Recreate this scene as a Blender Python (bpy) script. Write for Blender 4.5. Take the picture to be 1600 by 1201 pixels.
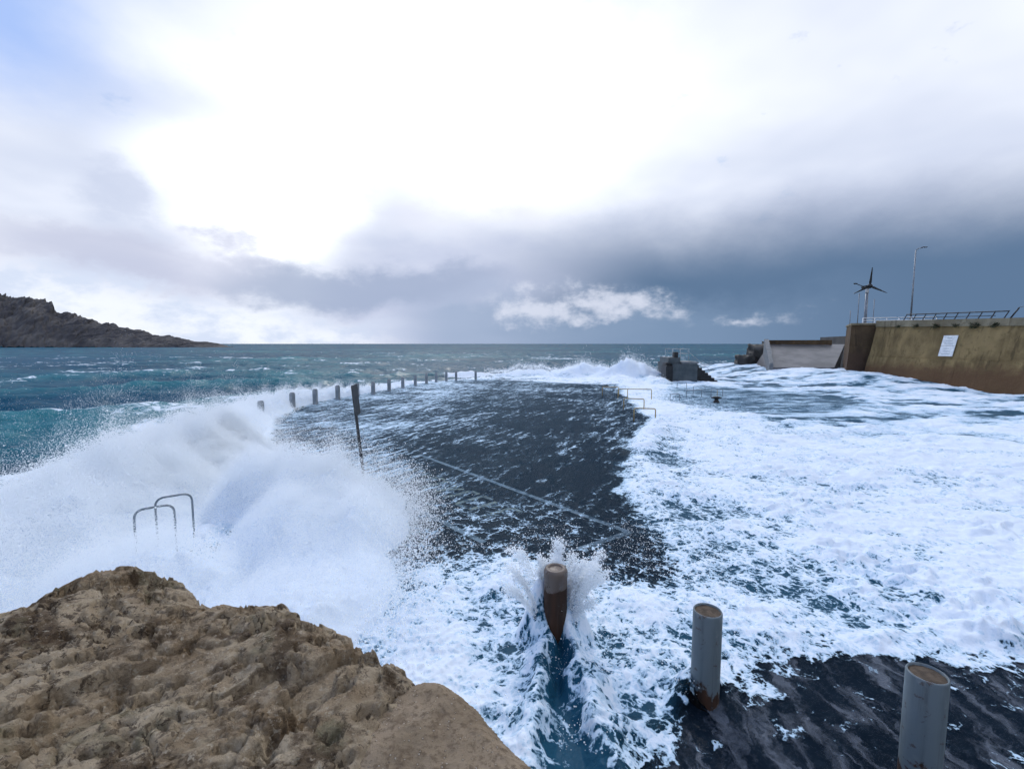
import bpy, bmesh, math, random
import numpy as np
from mathutils import Vector, Matrix

for o in list(bpy.data.objects):
    bpy.data.objects.remove(o)
scene = bpy.context.scene
COL = scene.collection
R = math.radians
CAM_H = 3.2

# ------------------------------------------------------------------ camera
cam_d = bpy.data.cameras.new('camera')
cam_d.sensor_width = 36.0
cam_d.lens = 16.2
cam_d.clip_start = 0.05
cam_d.clip_end = 60000
cam = bpy.data.objects.new('camera', cam_d)
COL.objects.link(cam)
cam.location = (0, 0, CAM_H)
cam.rotation_euler = (R(90 - 5.04), 0, 0)
scene.camera = cam

# ------------------------------------------------------------------ render / exposure
scene.render.engine = 'CYCLES'
scene.cycles.use_denoising = True
scene.cycles.max_bounces = 6
scene.cycles.diffuse_bounces = 3
scene.cycles.transparent_max_bounces = 8
scene.cycles.use_adaptive_sampling = True
scene.cycles.adaptive_threshold = 0.03
scene.cycles.adaptive_min_samples = 12
scene.view_settings.view_transform = 'Standard'
scene.view_settings.look = 'None'
scene.view_settings.gamma = 1.0
scene.view_settings.exposure = 0.14
scene.view_settings.use_curve_mapping = False

SUN_EL, SUN_AZ = R(42), R(-6)      # behind the bright cloud ahead


# ------------------------------------------------------------------ node helpers
class NT:
    def __init__(self, tree):
        self.t = tree
        tree.nodes.clear()

    def n(self, typ, **kw):
        nd = self.t.nodes.new(typ)
        for k, v in kw.items():
            setattr(nd, k, v)
        return nd

    def put(self, sock, val):
        if hasattr(val, 'is_output') or isinstance(val, bpy.types.NodeSocket):
            self.t.links.new(val, sock)
        else:
            if isinstance(val, (tuple, list)) and len(val) == 3 and sock.type == 'RGBA':
                val = (*val, 1)
            sock.default_value = val

    def m(self, op, a, b=0.0, c=0.0, clamp=False):
        nd = self.n('ShaderNodeMath', operation=op, use_clamp=clamp)
        self.put(nd.inputs[0], a)
        self.put(nd.inputs[1], b)
        self.put(nd.inputs[2], c)
        return nd.outputs[0]

    def vm(self, op, a, b=(0, 0, 0)):
        nd = self.n('ShaderNodeVectorMath', operation=op)
        self.put(nd.inputs[0], a)
        self.put(nd.inputs[1], b)
        return nd.outputs[0]

    def ss(self, v, lo, hi, a=0.0, b=1.0):
        nd = self.n('ShaderNodeMapRange', interpolation_type='SMOOTHSTEP')
        self.put(nd.inputs[0], v)
        self.put(nd.inputs[1], lo)
        self.put(nd.inputs[2], hi)
        self.put(nd.inputs[3], a)
        self.put(nd.inputs[4], b)
        return nd.outputs[0]

    def lin(self, v, lo, hi, a=0.0, b=1.0):
        nd = self.n('ShaderNodeMapRange')
        for i, x in enumerate((v, lo, hi, a, b)):
            self.put(nd.inputs[i], x)
        return nd.outputs[0]

    def mix(self, f, a, b):
        nd = self.n('ShaderNodeMix', data_type='RGBA')
        self.put(nd.inputs[0], f)
        self.put(nd.inputs[6], a)
        self.put(nd.inputs[7], b)
        return nd.outputs[2]

    def noise(self, vec, scale, detail=6, rough=0.55, dist=0.0, color=False):
        nd = self.n('ShaderNodeTexNoise')
        self.put(nd.inputs['Vector'], vec)
        nd.inputs['Scale'].default_value = scale
        nd.inputs['Detail'].default_value = detail
        nd.inputs['Roughness'].default_value = rough
        nd.inputs['Distortion'].default_value = dist
        return nd.outputs['Color' if color else 'Fac']

    def voro(self, vec, scale, feature='F1', out='Distance', rand=1.0):
        nd = self.n('ShaderNodeTexVoronoi', feature=feature)
        self.put(nd.inputs['Vector'], vec)
        nd.inputs['Scale'].default_value = scale
        nd.inputs['Randomness'].default_value = rand
        return nd.outputs[out]

    def attr(self, name):
        return self.n('ShaderNodeAttribute', attribute_name=name).outputs['Fac']

    def xyz(self, x, y, z):
        nd = self.n('ShaderNodeCombineXYZ')
        for i, v in enumerate((x, y, z)):
            self.put(nd.inputs[i], v)
        return nd.outputs[0]

    def sep(self, v):
        nd = self.n('ShaderNodeSeparateXYZ')
        self.put(nd.inputs[0], v)
        return nd.outputs


# ------------------------------------------------------------------ sky
world = bpy.data.worlds.new('World')
scene.world = world
world.use_nodes = True
w = NT(world.node_tree)
tc = w.n('ShaderNodeTexCoord').outputs['Generated']
dirn = w.vm('NORMALIZE', tc)
dx, dy, dz = w.sep(dirn)
horiz = w.m('SQRT', w.m('ADD', w.m('MULTIPLY', dx, dx), w.m('MULTIPLY', dy, dy)))
el = w.m('DIVIDE', dz, w.m('MAXIMUM', horiz, 0.02))          # tangent of elevation
az = w.m('ARCTAN2', dx, dy)                                     # 0 ahead, + right
# clouds are laid on a flat layer, so they shrink towards the horizon
lay = w.m('ADD', w.m('MAXIMUM', dz, 0.0), 0.16)
cp = w.xyz(w.m('DIVIDE', dx, lay), w.m('DIVIDE', dy, lay), 0.0)
n1 = w.noise(cp, 0.8, 4, 0.52)
n3 = w.noise(w.vm('MULTIPLY', dirn, (9, 9, 16)), 1.0, 5, 0.6)
n4 = w.noise(w.vm('MULTIPLY', dirn, (2.6, 2.6, 5.0)), 1.0, 2, 0.5)
n2 = n1
pe = w.m('MULTIPLY', w.m('SUBTRACT', n4, 0.5), 0.30)
pe3 = w.m('MULTIPLY', w.m('SUBTRACT', n3, 0.5), 0.10)
elw = w.m('ADD', el, w.m('ADD', w.m('MULTIPLY', pe, 0.5), pe3))
azw = w.m('ADD', az, w.m('ADD', w.m('MULTIPLY', pe, 1.2), pe3))

sky = w.n('ShaderNodeTexSky', sky_type='NISHITA', sun_disc=False)
sky.sun_elevation = SUN_EL
sky.sun_rotation = SUN_AZ
sky.air_density = 1.2
blue = w.vm('MULTIPLY', sky.outputs[0], (0.10, 0.10, 0.105))
# general broken overcast everywhere
cl = w.mix(w.ss(n1, 0.32, 0.66), (0.62, 0.68, 0.83), (0.87, 0.91, 1.00))
cover = w.ss(n3, 0.18, 0.36)
col = w.mix(cover, blue, cl)


def blob(a0, e0, sa, se, warp=True):
    da = w.m('DIVIDE', w.m('SUBTRACT', azw if warp else az, a0), sa)
    de = w.m('DIVIDE', w.m('SUBTRACT', elw if warp else el, e0), se)
    q = w.m('ADD', w.m('MULTIPLY', da, da), w.m('MULTIPLY', de, de))
    return w.m('POWER', 2.718, w.m('MULTIPLY', q, -1.0))


def mul(*f):
    r = f[0]
    for x in f[1:]:
        r = w.m('MULTIPLY', r, x)
    return r


# blue opening high on the left
col = w.mix(mul(w.ss(azw, -0.52, -0.78), w.ss(elw, 0.30, 0.46), 0.95), col, (0.36, 0.51, 0.88))
# the thin cloud in front of the sun: very bright
col = w.mix(w.m('MULTIPLY', w.ss(blob(-0.08, 0.50, 0.50, 0.27), 0.22, 1.10), 1.0), col, (1.5, 1.53, 1.58))
col = w.mix(w.ss(blob(-0.50, 0.25, 0.22, 0.16), 0.25, 0.8), col, (1.3, 1.33, 1.38))
# grey underside, centre and left
veil_c = w.m('MULTIPLY', w.ss(blob(-0.12, 0.30, 0.30, 0.12), 0.2, 0.9), w.ss(n3, 0.36, 0.66))
col = w.mix(w.m('MULTIPLY', veil_c, 0.6), col, (0.72, 0.74, 0.86))
band = mul(w.ss(elw, 0.31, 0.11), w.ss(azw, -0.46, -0.22))
col = w.mix(w.m('MULTIPLY', band, 0.9), col, (0.50, 0.55, 0.72))
col = w.mix(w.m('MULTIPLY', w.ss(w.m('ADD', w.m('ADD', blob(-0.70, 0.265, 0.060, 0.055, False), w.m('MULTIPLY', blob(-0.66, 0.19, 0.085, 0.05, False), 0.7)), w.m('MULTIPLY', w.m('SUBTRACT', n3, 0.5), 2.6)), 0.30, 1.25), 0.8), col, (0.54, 0.60, 0.76))
col = w.mix(w.m('MULTIPLY', w.ss(blob(-0.66, 0.135, 0.30, 0.055), 0.2, 0.8), 0.75), col, (0.50, 0.53, 0.68))
col = w.mix(w.m('MULTIPLY', w.ss(blob(-0.30, 0.125, 0.26, 0.05), 0.2, 0.8), 0.8), col, (0.33, 0.40, 0.56))
# slate rain bank, right
els = w.m('ADD', el, w.m('ADD', w.m('MULTIPLY', pe, 0.30), w.m('MULTIPLY', pe3, 0.35)))
rain = mul(w.ss(els, 0.295, 0.12), w.ss(azw, -0.18, 0.34))
col = w.mix(w.m('MULTIPLY', rain, 0.97), col, (0.095, 0.168, 0.285))
# paler air under the bank
low = mul(w.ss(elw, 0.125, 0.055), w.ss(az, -0.30, -0.12), w.ss(az, 0.75, 0.30))
col = w.mix(w.m('MULTIPLY', low, 0.6), col, (0.24, 0.34, 0.50))
# bright strip over the sea on the left
strip = mul(w.ss(w.m('ADD', elw, w.m('MULTIPLY', w.m('ADD', az, 0.6), 0.10)), 0.105, 0.060), w.ss(az, -0.16, -0.40))
col = w.mix(w.m('MULTIPLY', strip, 0.9), col, w.mix(w.ss(n3, 0.42, 0.62), (0.62, 0.70, 0.86), (0.86, 0.90, 0.98)))
# sunlit cumulus heads low over the horizon
cum = w.m('ADD', blob(0.035, 0.074, 0.11, 0.040), w.m('ADD', blob(0.245, 0.074, 0.12, 0.034), w.m('MULTIPLY', blob(0.50, 0.060, 0.09, 0.016), 0.45)))
nc = w.noise(w.vm('MULTIPLY', dirn, (22, 22, 34)), 1.0, 4, 0.6)
cumf = w.ss(w.m('ADD', w.m('MULTIPLY', cum, 0.55), w.m('MULTIPLY', w.m('SUBTRACT', nc, 0.5), 1.5)), 0.05, 0.70)
col = w.mix(w.m('MULTIPLY', w.m('MULTIPLY', cumf, w.ss(cum, 0.05, 0.5)), 0.85), col, (0.66, 0.70, 0.82))
# below the horizon: sea-coloured
col = w.mix(w.ss(dz, 0.0, -0.03), col, (0.10, 0.17, 0.24))
bg = w.n('ShaderNodeBackground')
w.put(bg.inputs[0], col)
bg.inputs[1].default_value = 1.0
world.cycles.sampling_method = 'NONE'
w.t.links.new(bg.outputs[0], w.n('ShaderNodeOutputWorld').inputs[0])

sun_d = bpy.data.lights.new('sun', 'SUN')
sun_d.energy = 1.1
sun_d.angle = R(16)
sun_d.color = (1.0, 0.97, 0.93)
sun = bpy.data.objects.new('sun', sun_d)
COL.objects.link(sun)
sdir = Vector((math.sin(SUN_AZ) * math.cos(SUN_EL), math.cos(SUN_AZ) * math.cos(SUN_EL), math.sin(SUN_EL)))
sun.rotation_euler = (-sdir).to_track_quat('-Z', 'Y').to_euler()


# ------------------------------------------------------------------ numpy noise
def _grad(seed):
    rng = np.random.RandomState(seed)
    return rng.rand(256, 256) * 2 * np.pi


_G = {}


def pn(x, y, seed=0):
    """2-D gradient noise, about -0.7..0.7"""
    if seed not in _G:
        a = _grad(seed)
        _G[seed] = (np.cos(a).astype(np.float32), np.sin(a).astype(np.float32))
    gx, gy = _G[seed]
    xi = np.floor(x).astype(np.int64)
    yi = np.floor(y).astype(np.int64)
    fx = (x - xi).astype(np.float32)
    fy = (y - yi).astype(np.float32)
    u = fx * fx * fx * (fx * (fx * 6 - 15) + 10)
    v = fy * fy * fy * (fy * (fy * 6 - 15) + 10)
    x0, x1, y0, y1 = xi & 255, (xi + 1) & 255, yi & 255, (yi + 1) & 255

    def d(ix, iy, ox, oy):
        return gx[ix, iy] * (fx - ox) + gy[ix, iy] * (fy - oy)
    a = d(x0, y0, 0, 0) * (1 - u) + d(x1, y0, 1, 0) * u
    b = d(x0, y1, 0, 1) * (1 - u) + d(x1, y1, 1, 1) * u
    return a * (1 - v) + b * v


def fbm(x, y, oct=4, seed=0, gain=0.5):
    s = 0
    a = 1.0
    for i in range(oct):
        s = s + a * pn(x * 2 ** i + 17.3 * i, y * 2 ** i - 9.1 * i, seed + i)
        a *= gain
    return s


def billow(x, y, oct=3, seed=0, gain=0.5):
    s = 0
    a = 1.0
    for i in range(oct):
        s = s + a * (np.abs(pn(x * 2 ** i + 5.3 * i, y * 2 ** i + 3.7 * i, seed + i)) * 2.2)
        a *= gain
    return s


def sst(v, lo, hi):
    t = np.clip((v - lo) / (hi - lo), 0, 1)
    return t * t * (3 - 2 * t)


def sdpoly(x, y, poly):
    """signed distance, negative inside"""
    d = np.full(x.shape, 1e9, np.float32)
    ins = np.zeros(x.shape, bool)
    n = len(poly)
    for i in range(n):
        ax, ay = poly[i]
        bx, by = poly[(i + 1) % n]
        ex, ey = bx - ax, by - ay
        t = np.clip(((x - ax) * ex + (y - ay) * ey) / (ex * ex + ey * ey + 1e-12), 0, 1)
        d = np.minimum(d, np.hypot(x - ax - t * ex, y - ay - t * ey))
        c = ((ay > y) != (by > y)) & (x < (bx - ax) * (y - ay) / (by - ay + 1e-12) + ax)
        ins ^= c
    return np.where(ins, -d, d)


def seg_dist(x, y, a, b):
    ex, ey = b[0] - a[0], b[1] - a[1]
    t = np.clip(((x - a[0]) * ex + (y - a[1]) * ey) / (ex * ex + ey * ey), 0, 1)
    return np.hypot(x - a[0] - t * ex, y - a[1] - t * ey), t


# ------------------------------------------------------------------ mesh helpers
def mesh_obj(name, me, mat=None, parent=None, smooth=False):
    ob = bpy.data.objects.new(name, me)
    COL.objects.link(ob)
    if mat:
        me.materials.append(mat)
    if parent:
        ob.parent = parent
    if smooth:
        me.polygons.foreach_set('use_smooth', np.ones(len(me.polygons), bool))
    return ob


def from_arrays(name, V, F):
    me = bpy.data.meshes.new(name)
    V = np.asarray(V, np.float32)
    F = np.asarray(F, np.int32)
    me.vertices.add(len(V))
    me.vertices.foreach_set('co', V.ravel())
    k = F.shape[1]
    me.loops.add(F.size)
    me.loops.foreach_set('vertex_index', F.ravel())
    me.polygons.add(len(F))
    me.polygons.foreach_set('loop_start', np.arange(0, F.size, k, dtype=np.int32))
    me.update(calc_edges=True)
    me.validate()
    return me


def grid_faces(nr, nc, keep=None):
    i = np.arange(nr - 1)[:, None] * nc + np.arange(nc - 1)[None, :]
    F = np.stack([i, i + 1, i + nc + 1, i + nc], -1).reshape(-1, 4)
    if keep is not None:
        k = keep.ravel()
        F = F[k[F].all(1)]
    return F


def compact(V, F, *attrs):
    used = np.zeros(len(V), bool)
    used[F.ravel()] = True
    idx = np.cumsum(used) - 1
    return (V[used], idx[F], *[a[used] for a in attrs])


def set_attr(me, name, arr):
    a = me.attributes.new(name, 'FLOAT', 'POINT')
    a.data.foreach_set('value', np.asarray(arr, np.float32))


def empty(name, loc=(0, 0, 0), rz=0.0):
    o = bpy.data.objects.new(name, None)
    COL.objects.link(o)
    o.location = loc
    o.rotation_euler = (0, 0, rz)
    return o


def tag(o, label=None, cat=None, group=None, kind=None):
    if label:
        o['label'] = label
    if cat:
        o['category'] = cat
    if group:
        o['group'] = group
    if kind:
        o['kind'] = kind
    return o


def add_box(bm, x0, x1, y0, y1, z0, z1):
    v = [bm.verts.new(p) for p in ((x0, y0, z0), (x1, y0, z0), (x1, y1, z0), (x0, y1, z0), (x0, y0, z1), (x1, y0, z1), (x1, y1, z1), (x0, y1, z1))]
    for f in ((3, 2, 1, 0), (4, 5, 6, 7), (0, 1, 5, 4), (1, 2, 6, 5), (2, 3, 7, 6), (3, 0, 4, 7)):
        bm.faces.new([v[i] for i in f])
    return v


def box(name, dims, mat, parent=None, bevel=0.0):
    bm = bmesh.new()
    add_box(bm, *dims)
    if bevel:
        bmesh.ops.bevel(bm, geom=bm.edges[:], offset=bevel, segments=2, affect='EDGES')
    me = bpy.data.meshes.new(name)
    bm.to_mesh(me)
    bm.free()
    return mesh_obj(name, me, mat, parent)


def prism(name, pts, mat, parent=None, bevel=0.0):
    """pts: 8 corners, bottom ring of 4 then top ring of 4"""
    bm = bmesh.new()
    v = [bm.verts.new(p) for p in pts]
    for f in ((3, 2, 1, 0), (4, 5, 6, 7), (0, 1, 5, 4), (1, 2, 6, 5), (2, 3, 7, 6), (3, 0, 4, 7)):
        bm.faces.new([v[i] for i in f])
    bmesh.ops.recalc_face_normals(bm, faces=bm.faces[:])
    if bevel:
        bmesh.ops.bevel(bm, geom=bm.edges[:], offset=bevel, segments=2, affect='EDGES')
    me = bpy.data.meshes.new(name)
    bm.to_mesh(me)
    bm.free()
    return mesh_obj(name, me, mat, parent)


def poly_prism(name, poly, z0, z1, mat, parent=None):
    bm = bmesh.new()
    b = [bm.verts.new((x, y, z0)) for x, y in poly]
    t = [bm.verts.new((x, y, z1)) for x, y in poly]
    n = len(poly)
    bm.faces.new(t)
    for i in range(n):
        bm.faces.new((b[i], b[(i + 1) % n], t[(i + 1) % n], t[i]))
    bmesh.ops.recalc_face_normals(bm, faces=bm.faces[:])
    me = bpy.data.meshes.new(name)
    bm.to_mesh(me)
    bm.free()
    return mesh_obj(name, me, mat, parent)


def tube_mesh(name, pts, rad, seg=10):
    pts = [Vector(p) for p in pts]
    rads = rad if isinstance(rad, (list, tuple)) else [rad] * len(pts)
    V, F = [], []
    prev = None
    for i, p in enumerate(pts):
        d = (pts[min(i + 1, len(pts) - 1)] - pts[max(i - 1, 0)]).normalized()
        if prev is None:
            up = Vector((0, 0, 1)) if abs(d.z) < 0.9 else Vector((1, 0, 0))
            a = d.cross(up).normalized()
        else:
            a = (prev - d * prev.dot(d)).normalized()
        prev = a
        b = d.cross(a)
        for k in range(seg):
            t = 2 * math.pi * k / seg
            V.append(p + (a * math.cos(t) + b * math.sin(t)) * rads[i])
    for i in range(len(pts) - 1):
        for k in range(seg):
            F.append((i * seg + k, i * seg + (k + 1) % seg, (i + 1) * seg + (k + 1) % seg, (i + 1) * seg + k))
    F.append(tuple(range(seg - 1, -1, -1)))
    F.append(tuple((len(pts) - 1) * seg + k for k in range(seg)))
    me = bpy.data.meshes.new(name)
    me.from_pydata([tuple(v) for v in V], [], F)
    me.update()
    return me


def tube(name, pts, rad, mat, parent=None, seg=10):
    return mesh_obj(name, tube_mesh(name, pts, rad, seg), mat, parent, smooth=True)


def arc_path(corners, r, n=5):
    """polyline with rounded corners"""
    P = [Vector(c) for c in corners]
    out = [P[0]]
    for i in range(1, len(P) - 1):
        a = (P[i - 1] - P[i]).normalized()
        b = (P[i + 1] - P[i]).normalized()
        s, e = P[i] + a * r, P[i] + b * r
        for k in range(n + 1):
            t = k / n
            out.append((s * (1 - t) + P[i] * t) * (1 - t) + (P[i] * (1 - t) + e * t) * t)
    out.append(P[-1])
    return out


# ------------------------------------------------------------------ materials
def new_mat(name):
    m = bpy.data.materials.new(name)
    m.use_nodes = True
    return m, NT(m.node_tree)


def finish(t, surf):
    o = t.n('ShaderNodeOutputMaterial')
    t.t.links.new(surf, o.inputs[0])


def pbsdf(t, color, rough=0.6, metal=0.0, spec=0.5, normal=None):
    b = t.n('ShaderNodeBsdfPrincipled')
    t.put(b.inputs['Base Color'], color)
    t.put(b.inputs['Roughness'], rough)
    t.put(b.inputs['Metallic'], metal)
    t.put(b.inputs['Specular IOR Level'], spec)
    if normal is not None:
        t.put(b.inputs['Normal'], normal)
    return b.outputs[0]


def bump(t, h, strength=0.5, dist=0.02):
    b = t.n('ShaderNodeBump')
    b.inputs['Strength'].default_value = strength
    b.inputs['Distance'].default_value = dist
    t.put(b.inputs['Height'], h)
    return b.outputs[0]


def simple_mat(name, c1, c2, scale=4.0, rough=0.7, metal=0.0, bstr=0.3, bdist=0.01, spec=0.4, lo=0.35, hi=0.65):
    m, t = new_mat(name)
    co = t.n('ShaderNodeTexCoord').outputs['Object']
    f = t.noise(co, scale, 8, 0.6)
    fine = t.noise(co, scale * 6, 6, 0.6)
    finish(t, pbsdf(t, t.mix(t.ss(f, lo, hi), c1, c2), rough, metal, spec, bump(t, t.m('ADD', f, t.m('MULTIPLY', fine, 0.5)), bstr, bdist)))
    return m


FOAM_W = (0.72, 0.80, 0.90)


def mat_wash():
    """sea water swept over the quay: clear film, deep water and foam"""
    m, t = new_mat('wash')
    pos = t.n('ShaderNodeNewGeometry').outputs['Position']
    foam, depth, streak, cross, milk = t.attr('foam'), t.attr('depth'), t.attr('streak'), t.attr('cross'), t.attr('milk')
    flat = t.vm('MULTIPLY', pos, (1, 1, 0.6))
    wv = t.noise(flat, 2.3, 4, 0.5, color=True)
    warp = t.vm('ADD', flat, t.vm('MULTIPLY', t.vm('SUBTRACT', wv, (0.5, 0.5, 0.5)), (0.30, 0.30, 0.3)))
    wv2 = t.noise(flat, 10.0, 3, 0.6, color=True)
    warp = t.vm('ADD', warp, t.vm('MULTIPLY', t.vm('SUBTRACT', wv2, (0.5, 0.5, 0.5)), (0.16, 0.16, 0.1)))
    # lace: bubbles walls at two sizes
    e1 = t.voro(warp, 5.5, 'DISTANCE_TO_EDGE')
    e2 = t.voro(warp, 14.0, 'DISTANCE_TO_EDGE')
    fb = t.noise(warp, 3.2, 6, 0.62, 0.2)
    fb2 = t.noise(flat, 22.0, 5, 0.65)
    lace = t.m('ADD', t.m('MULTIPLY', t.ss(e1, 0.22, 0.0), 0.17), t.m('MULTIPLY', t.ss(e2, 0.28, 0.0), 0.13))
    nl = t.m('ADD', t.m('MULTIPLY', fb, 0.86), t.m('ADD', lace, t.m('MULTIPLY', t.m('SUBTRACT', fb2, 0.5), 0.35)))
    # streaks along the run of the water (direction .45, .89)
    px, py, _ = t.sep(warp)
    al = t.m('ADD', t.m('MULTIPLY', px, 0.45), t.m('MULTIPLY', py, 0.89))
    ac = t.m('SUBTRACT', t.m('MULTIPLY', px, 0.89), t.m('MULTIPLY', py, 0.45))
    sv = t.xyz(t.m('MULTIPLY', ac, 4.2), t.m('MULTIPLY', al, 0.75), 0.0)
    s1 = t.noise(sv, 1.0, 6, 0.68, 0.5)
    s2 = t.noise(t.vm('MULTIPLY', sv, (3.3, 4.6, 1)), 1.0, 4, 0.65, 0.2)
    ns = t.m('ADD', t.m('MULTIPLY', s1, 0.66), t.m('MULTIPLY', s2, 0.46))
    # drifts lying across the inlet
    cv = t.xyz(t.m('MULTIPLY', px, 0.42), t.m('MULTIPLY', py, 1.9), 0.0)
    nx = t.m('ADD', t.m('MULTIPLY', t.noise(cv, 1.0, 7, 0.66, 0.4), 0.85), t.m('MULTIPLY', fb2, 0.27))
    n = t.m('ADD', t.m('MULTIPLY', nl, t.m('SUBTRACT', 1.0, t.m('ADD', streak, cross))), t.m('ADD', t.m('MULTIPLY', ns, streak), t.m('MULTIPLY', nx, cross)))
    thr = t.m('SUBTRACT', 0.98, t.m('MULTIPLY', foam, 0.86))
    mask = t.ss(n, t.m('SUBTRACT', thr, 0.025), t.m('ADD', thr, 0.11))
    thick = t.ss(n, thr, t.m('ADD', thr, 0.32))
    fcol = t.mix(thick, (0.36, 0.55, 0.72), FOAM_W)
    bh = t.m('ADD', t.m('MULTIPLY', fb, 0.7), t.m('ADD', t.m('MULTIPLY', fb2, 0.25), t.m('MULTIPLY', mask, 0.3)))
    nb = bump(t, bh, 0.55, 0.05)
    fs = pbsdf(t, fcol, 0.75, 0, 0.3, nb)
    # water
    rip = bump(t, t.m('ADD', fb, t.m('MULTIPLY', s2, 0.6)), 0.45, 0.05)
    deep = pbsdf(t, (0.014, 0.070, 0.122), 0.4, 0, 0.05, rip)
    tr = t.n('ShaderNodeBsdfTransparent')
    t.put(tr.inputs[0], (0.42, 0.56, 0.68, 1))
    gl = t.n('ShaderNodeBsdfGlossy')
    t.put(gl.inputs['Roughness'], 0.12)
    t.put(gl.inputs['Normal'], rip)
    lw = t.n('ShaderNodeFresnel')
    lw.inputs[0].default_value = 1.33
    t.put(lw.inputs['Normal'], rip)
    film = t.n('ShaderNodeMixShader')
    t.put(film.inputs[0], t.m('MULTIPLY', lw.outputs[0], 0.08))
    t.put(film.inputs[1], tr.outputs[0])
    t.put(film.inputs[2], gl.outputs[0])
    # aerated, milky film draining off the bare concrete
    mv = t.noise(t.vm('MULTIPLY', warp, (4.6, 1.5, 1)), 1.0, 8, 0.70, 0.7)
    mk = t.n('ShaderNodeMixShader')
    t.put(mk.inputs[0], t.m('MULTIPLY', t.ss(mv, 0.46, 0.66), milk))
    t.put(mk.inputs[1], film.outputs[0])
    t.put(mk.inputs[2], pbsdf(t, (0.26, 0.30, 0.37), 0.4, 0, 0.1, rip))
    wat = t.n('ShaderNodeMixShader')
    t.put(wat.inputs[0], depth)
    t.put(wat.inputs[1], mk.outputs[0])
    t.put(wat.inputs[2], deep)
    out = t.n('ShaderNodeMixShader')
    t.put(out.inputs[0], mask)
    t.put(out.inputs[1], wat.outputs[0])
    t.put(out.inputs[2], fs)
    finish(t, out.outputs[0])
    return m


def mat_sea():
    m, t = new_mat('sea_water')
    pos = t.n('ShaderNodeNewGeometry').outputs['Position']
    foam, crest = t.attr('foam'), t.attr('crest')
    flat = t.vm('MULTIPLY', pos, (0.75, 1.0, 0.5))
    a = t.noise(flat, 0.9, 7, 0.6, 0.4)
    b = t.noise(flat, 0.12, 8, 0.62, 0.3)
    big = t.noise(t.vm('MULTIPLY', pos, (0.010, 0.022, 0)), 1.0, 6, 0.6)
    nb = bump(t, t.m('ADD', t.m('MULTIPLY', a, 0.30), t.m('MULTIPLY', b, 2.0)), 0.8, 0.8)
    deep = t.mix(t.ss(crest, 0.25, 1.0), (0.010, 0.066, 0.115), (0.030, 0.165, 0.205))
    deep = t.mix(t.ss(big, 0.4, 0.65), deep, (0.012, 0.078, 0.138))
    df_ = t.n('ShaderNodeBsdfDiffuse')
    t.put(df_.inputs[0], deep)
    t.put(df_.inputs['Normal'], nb)
    gl_ = t.n('ShaderNodeBsdfGlossy')
    t.put(gl_.inputs['Roughness'], 0.25)
    t.put(gl_.inputs['Normal'], nb)
    fr_ = t.n('ShaderNodeFresnel')
    fr_.inputs[0].default_value = 1.33
    t.put(fr_.inputs['Normal'], nb)
    wsn = t.n('ShaderNodeMixShader')
    t.put(wsn.inputs[0], t.m('MINIMUM', t.m('MULTIPLY', fr_.outputs[0], 0.40), 0.13))
    t.put(wsn.inputs[1], df_.outputs[0])
    t.put(wsn.inputs[2], gl_.outputs[0])
    ws = wsn.outputs[0]
    st = t.noise(t.vm('MULTIPLY', pos, (1.0, 0.8, 1)), 1.6, 8, 0.66, 0.8)
    thr = t.m('SUBTRACT', 0.98, t.m('MULTIPLY', foam, 0.80))
    mask = t.ss(st, t.m('SUBTRACT', thr, 0.05), t.m('ADD', thr, 0.12))
    fs = pbsdf(t, t.mix(mask, (0.45, 0.62, 0.74), FOAM_W), 0.8, 0, 0.3, nb)
    out = t.n('ShaderNodeMixShader')
    t.put(out.inputs[0], mask)
    t.put(out.inputs[1], ws)
    t.put(out.inputs[2], fs)
    finish(t, out.outputs[0])
    return m


def mat_spray():
    m, t = new_mat('spray')
    d = t.n('ShaderNodeBsdfDiffuse')
    t.put(d.inputs[0], (0.93, 0.965, 0.995, 1))
    tl = t.n('ShaderNodeBsdfTranslucent')
    t.put(tl.inputs[0], (0.93, 0.965, 0.995, 1))
    mx = t.n('ShaderNodeMixShader')
    mx.inputs[0].default_value = 0.55
    t.put(mx.inputs[1], d.outputs[0])
    t.put(mx.inputs[2], tl.outputs[0])
    finish(t, mx.outputs[0])
    return m


def mat_quay():
    m, t = new_mat('wet_concrete')
    pos = t.n('ShaderNodeNewGeometry').outputs['Position']
    a = t.noise(pos, 0.7, 8, 0.6)
    b = t.noise(pos, 9.0, 8, 0.65)
    c = t.voro(pos, 45.0)
    col = t.mix(t.ss(a, 0.35, 0.65), (0.014, 0.018, 0.025), (0.034, 0.037, 0.045))
    col = t.mix(t.ss(b, 0.45, 0.75), col, (0.058, 0.056, 0.060))
    nb = bump(t, t.m('ADD', b, t.m('MULTIPLY', c, 0.4)), 0.6, 0.012)
    finish(t, pbsdf(t, col, t.lin(a, 0.3, 0.7, 0.40, 0.60), 0, 0.10, nb))
    return m


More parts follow.
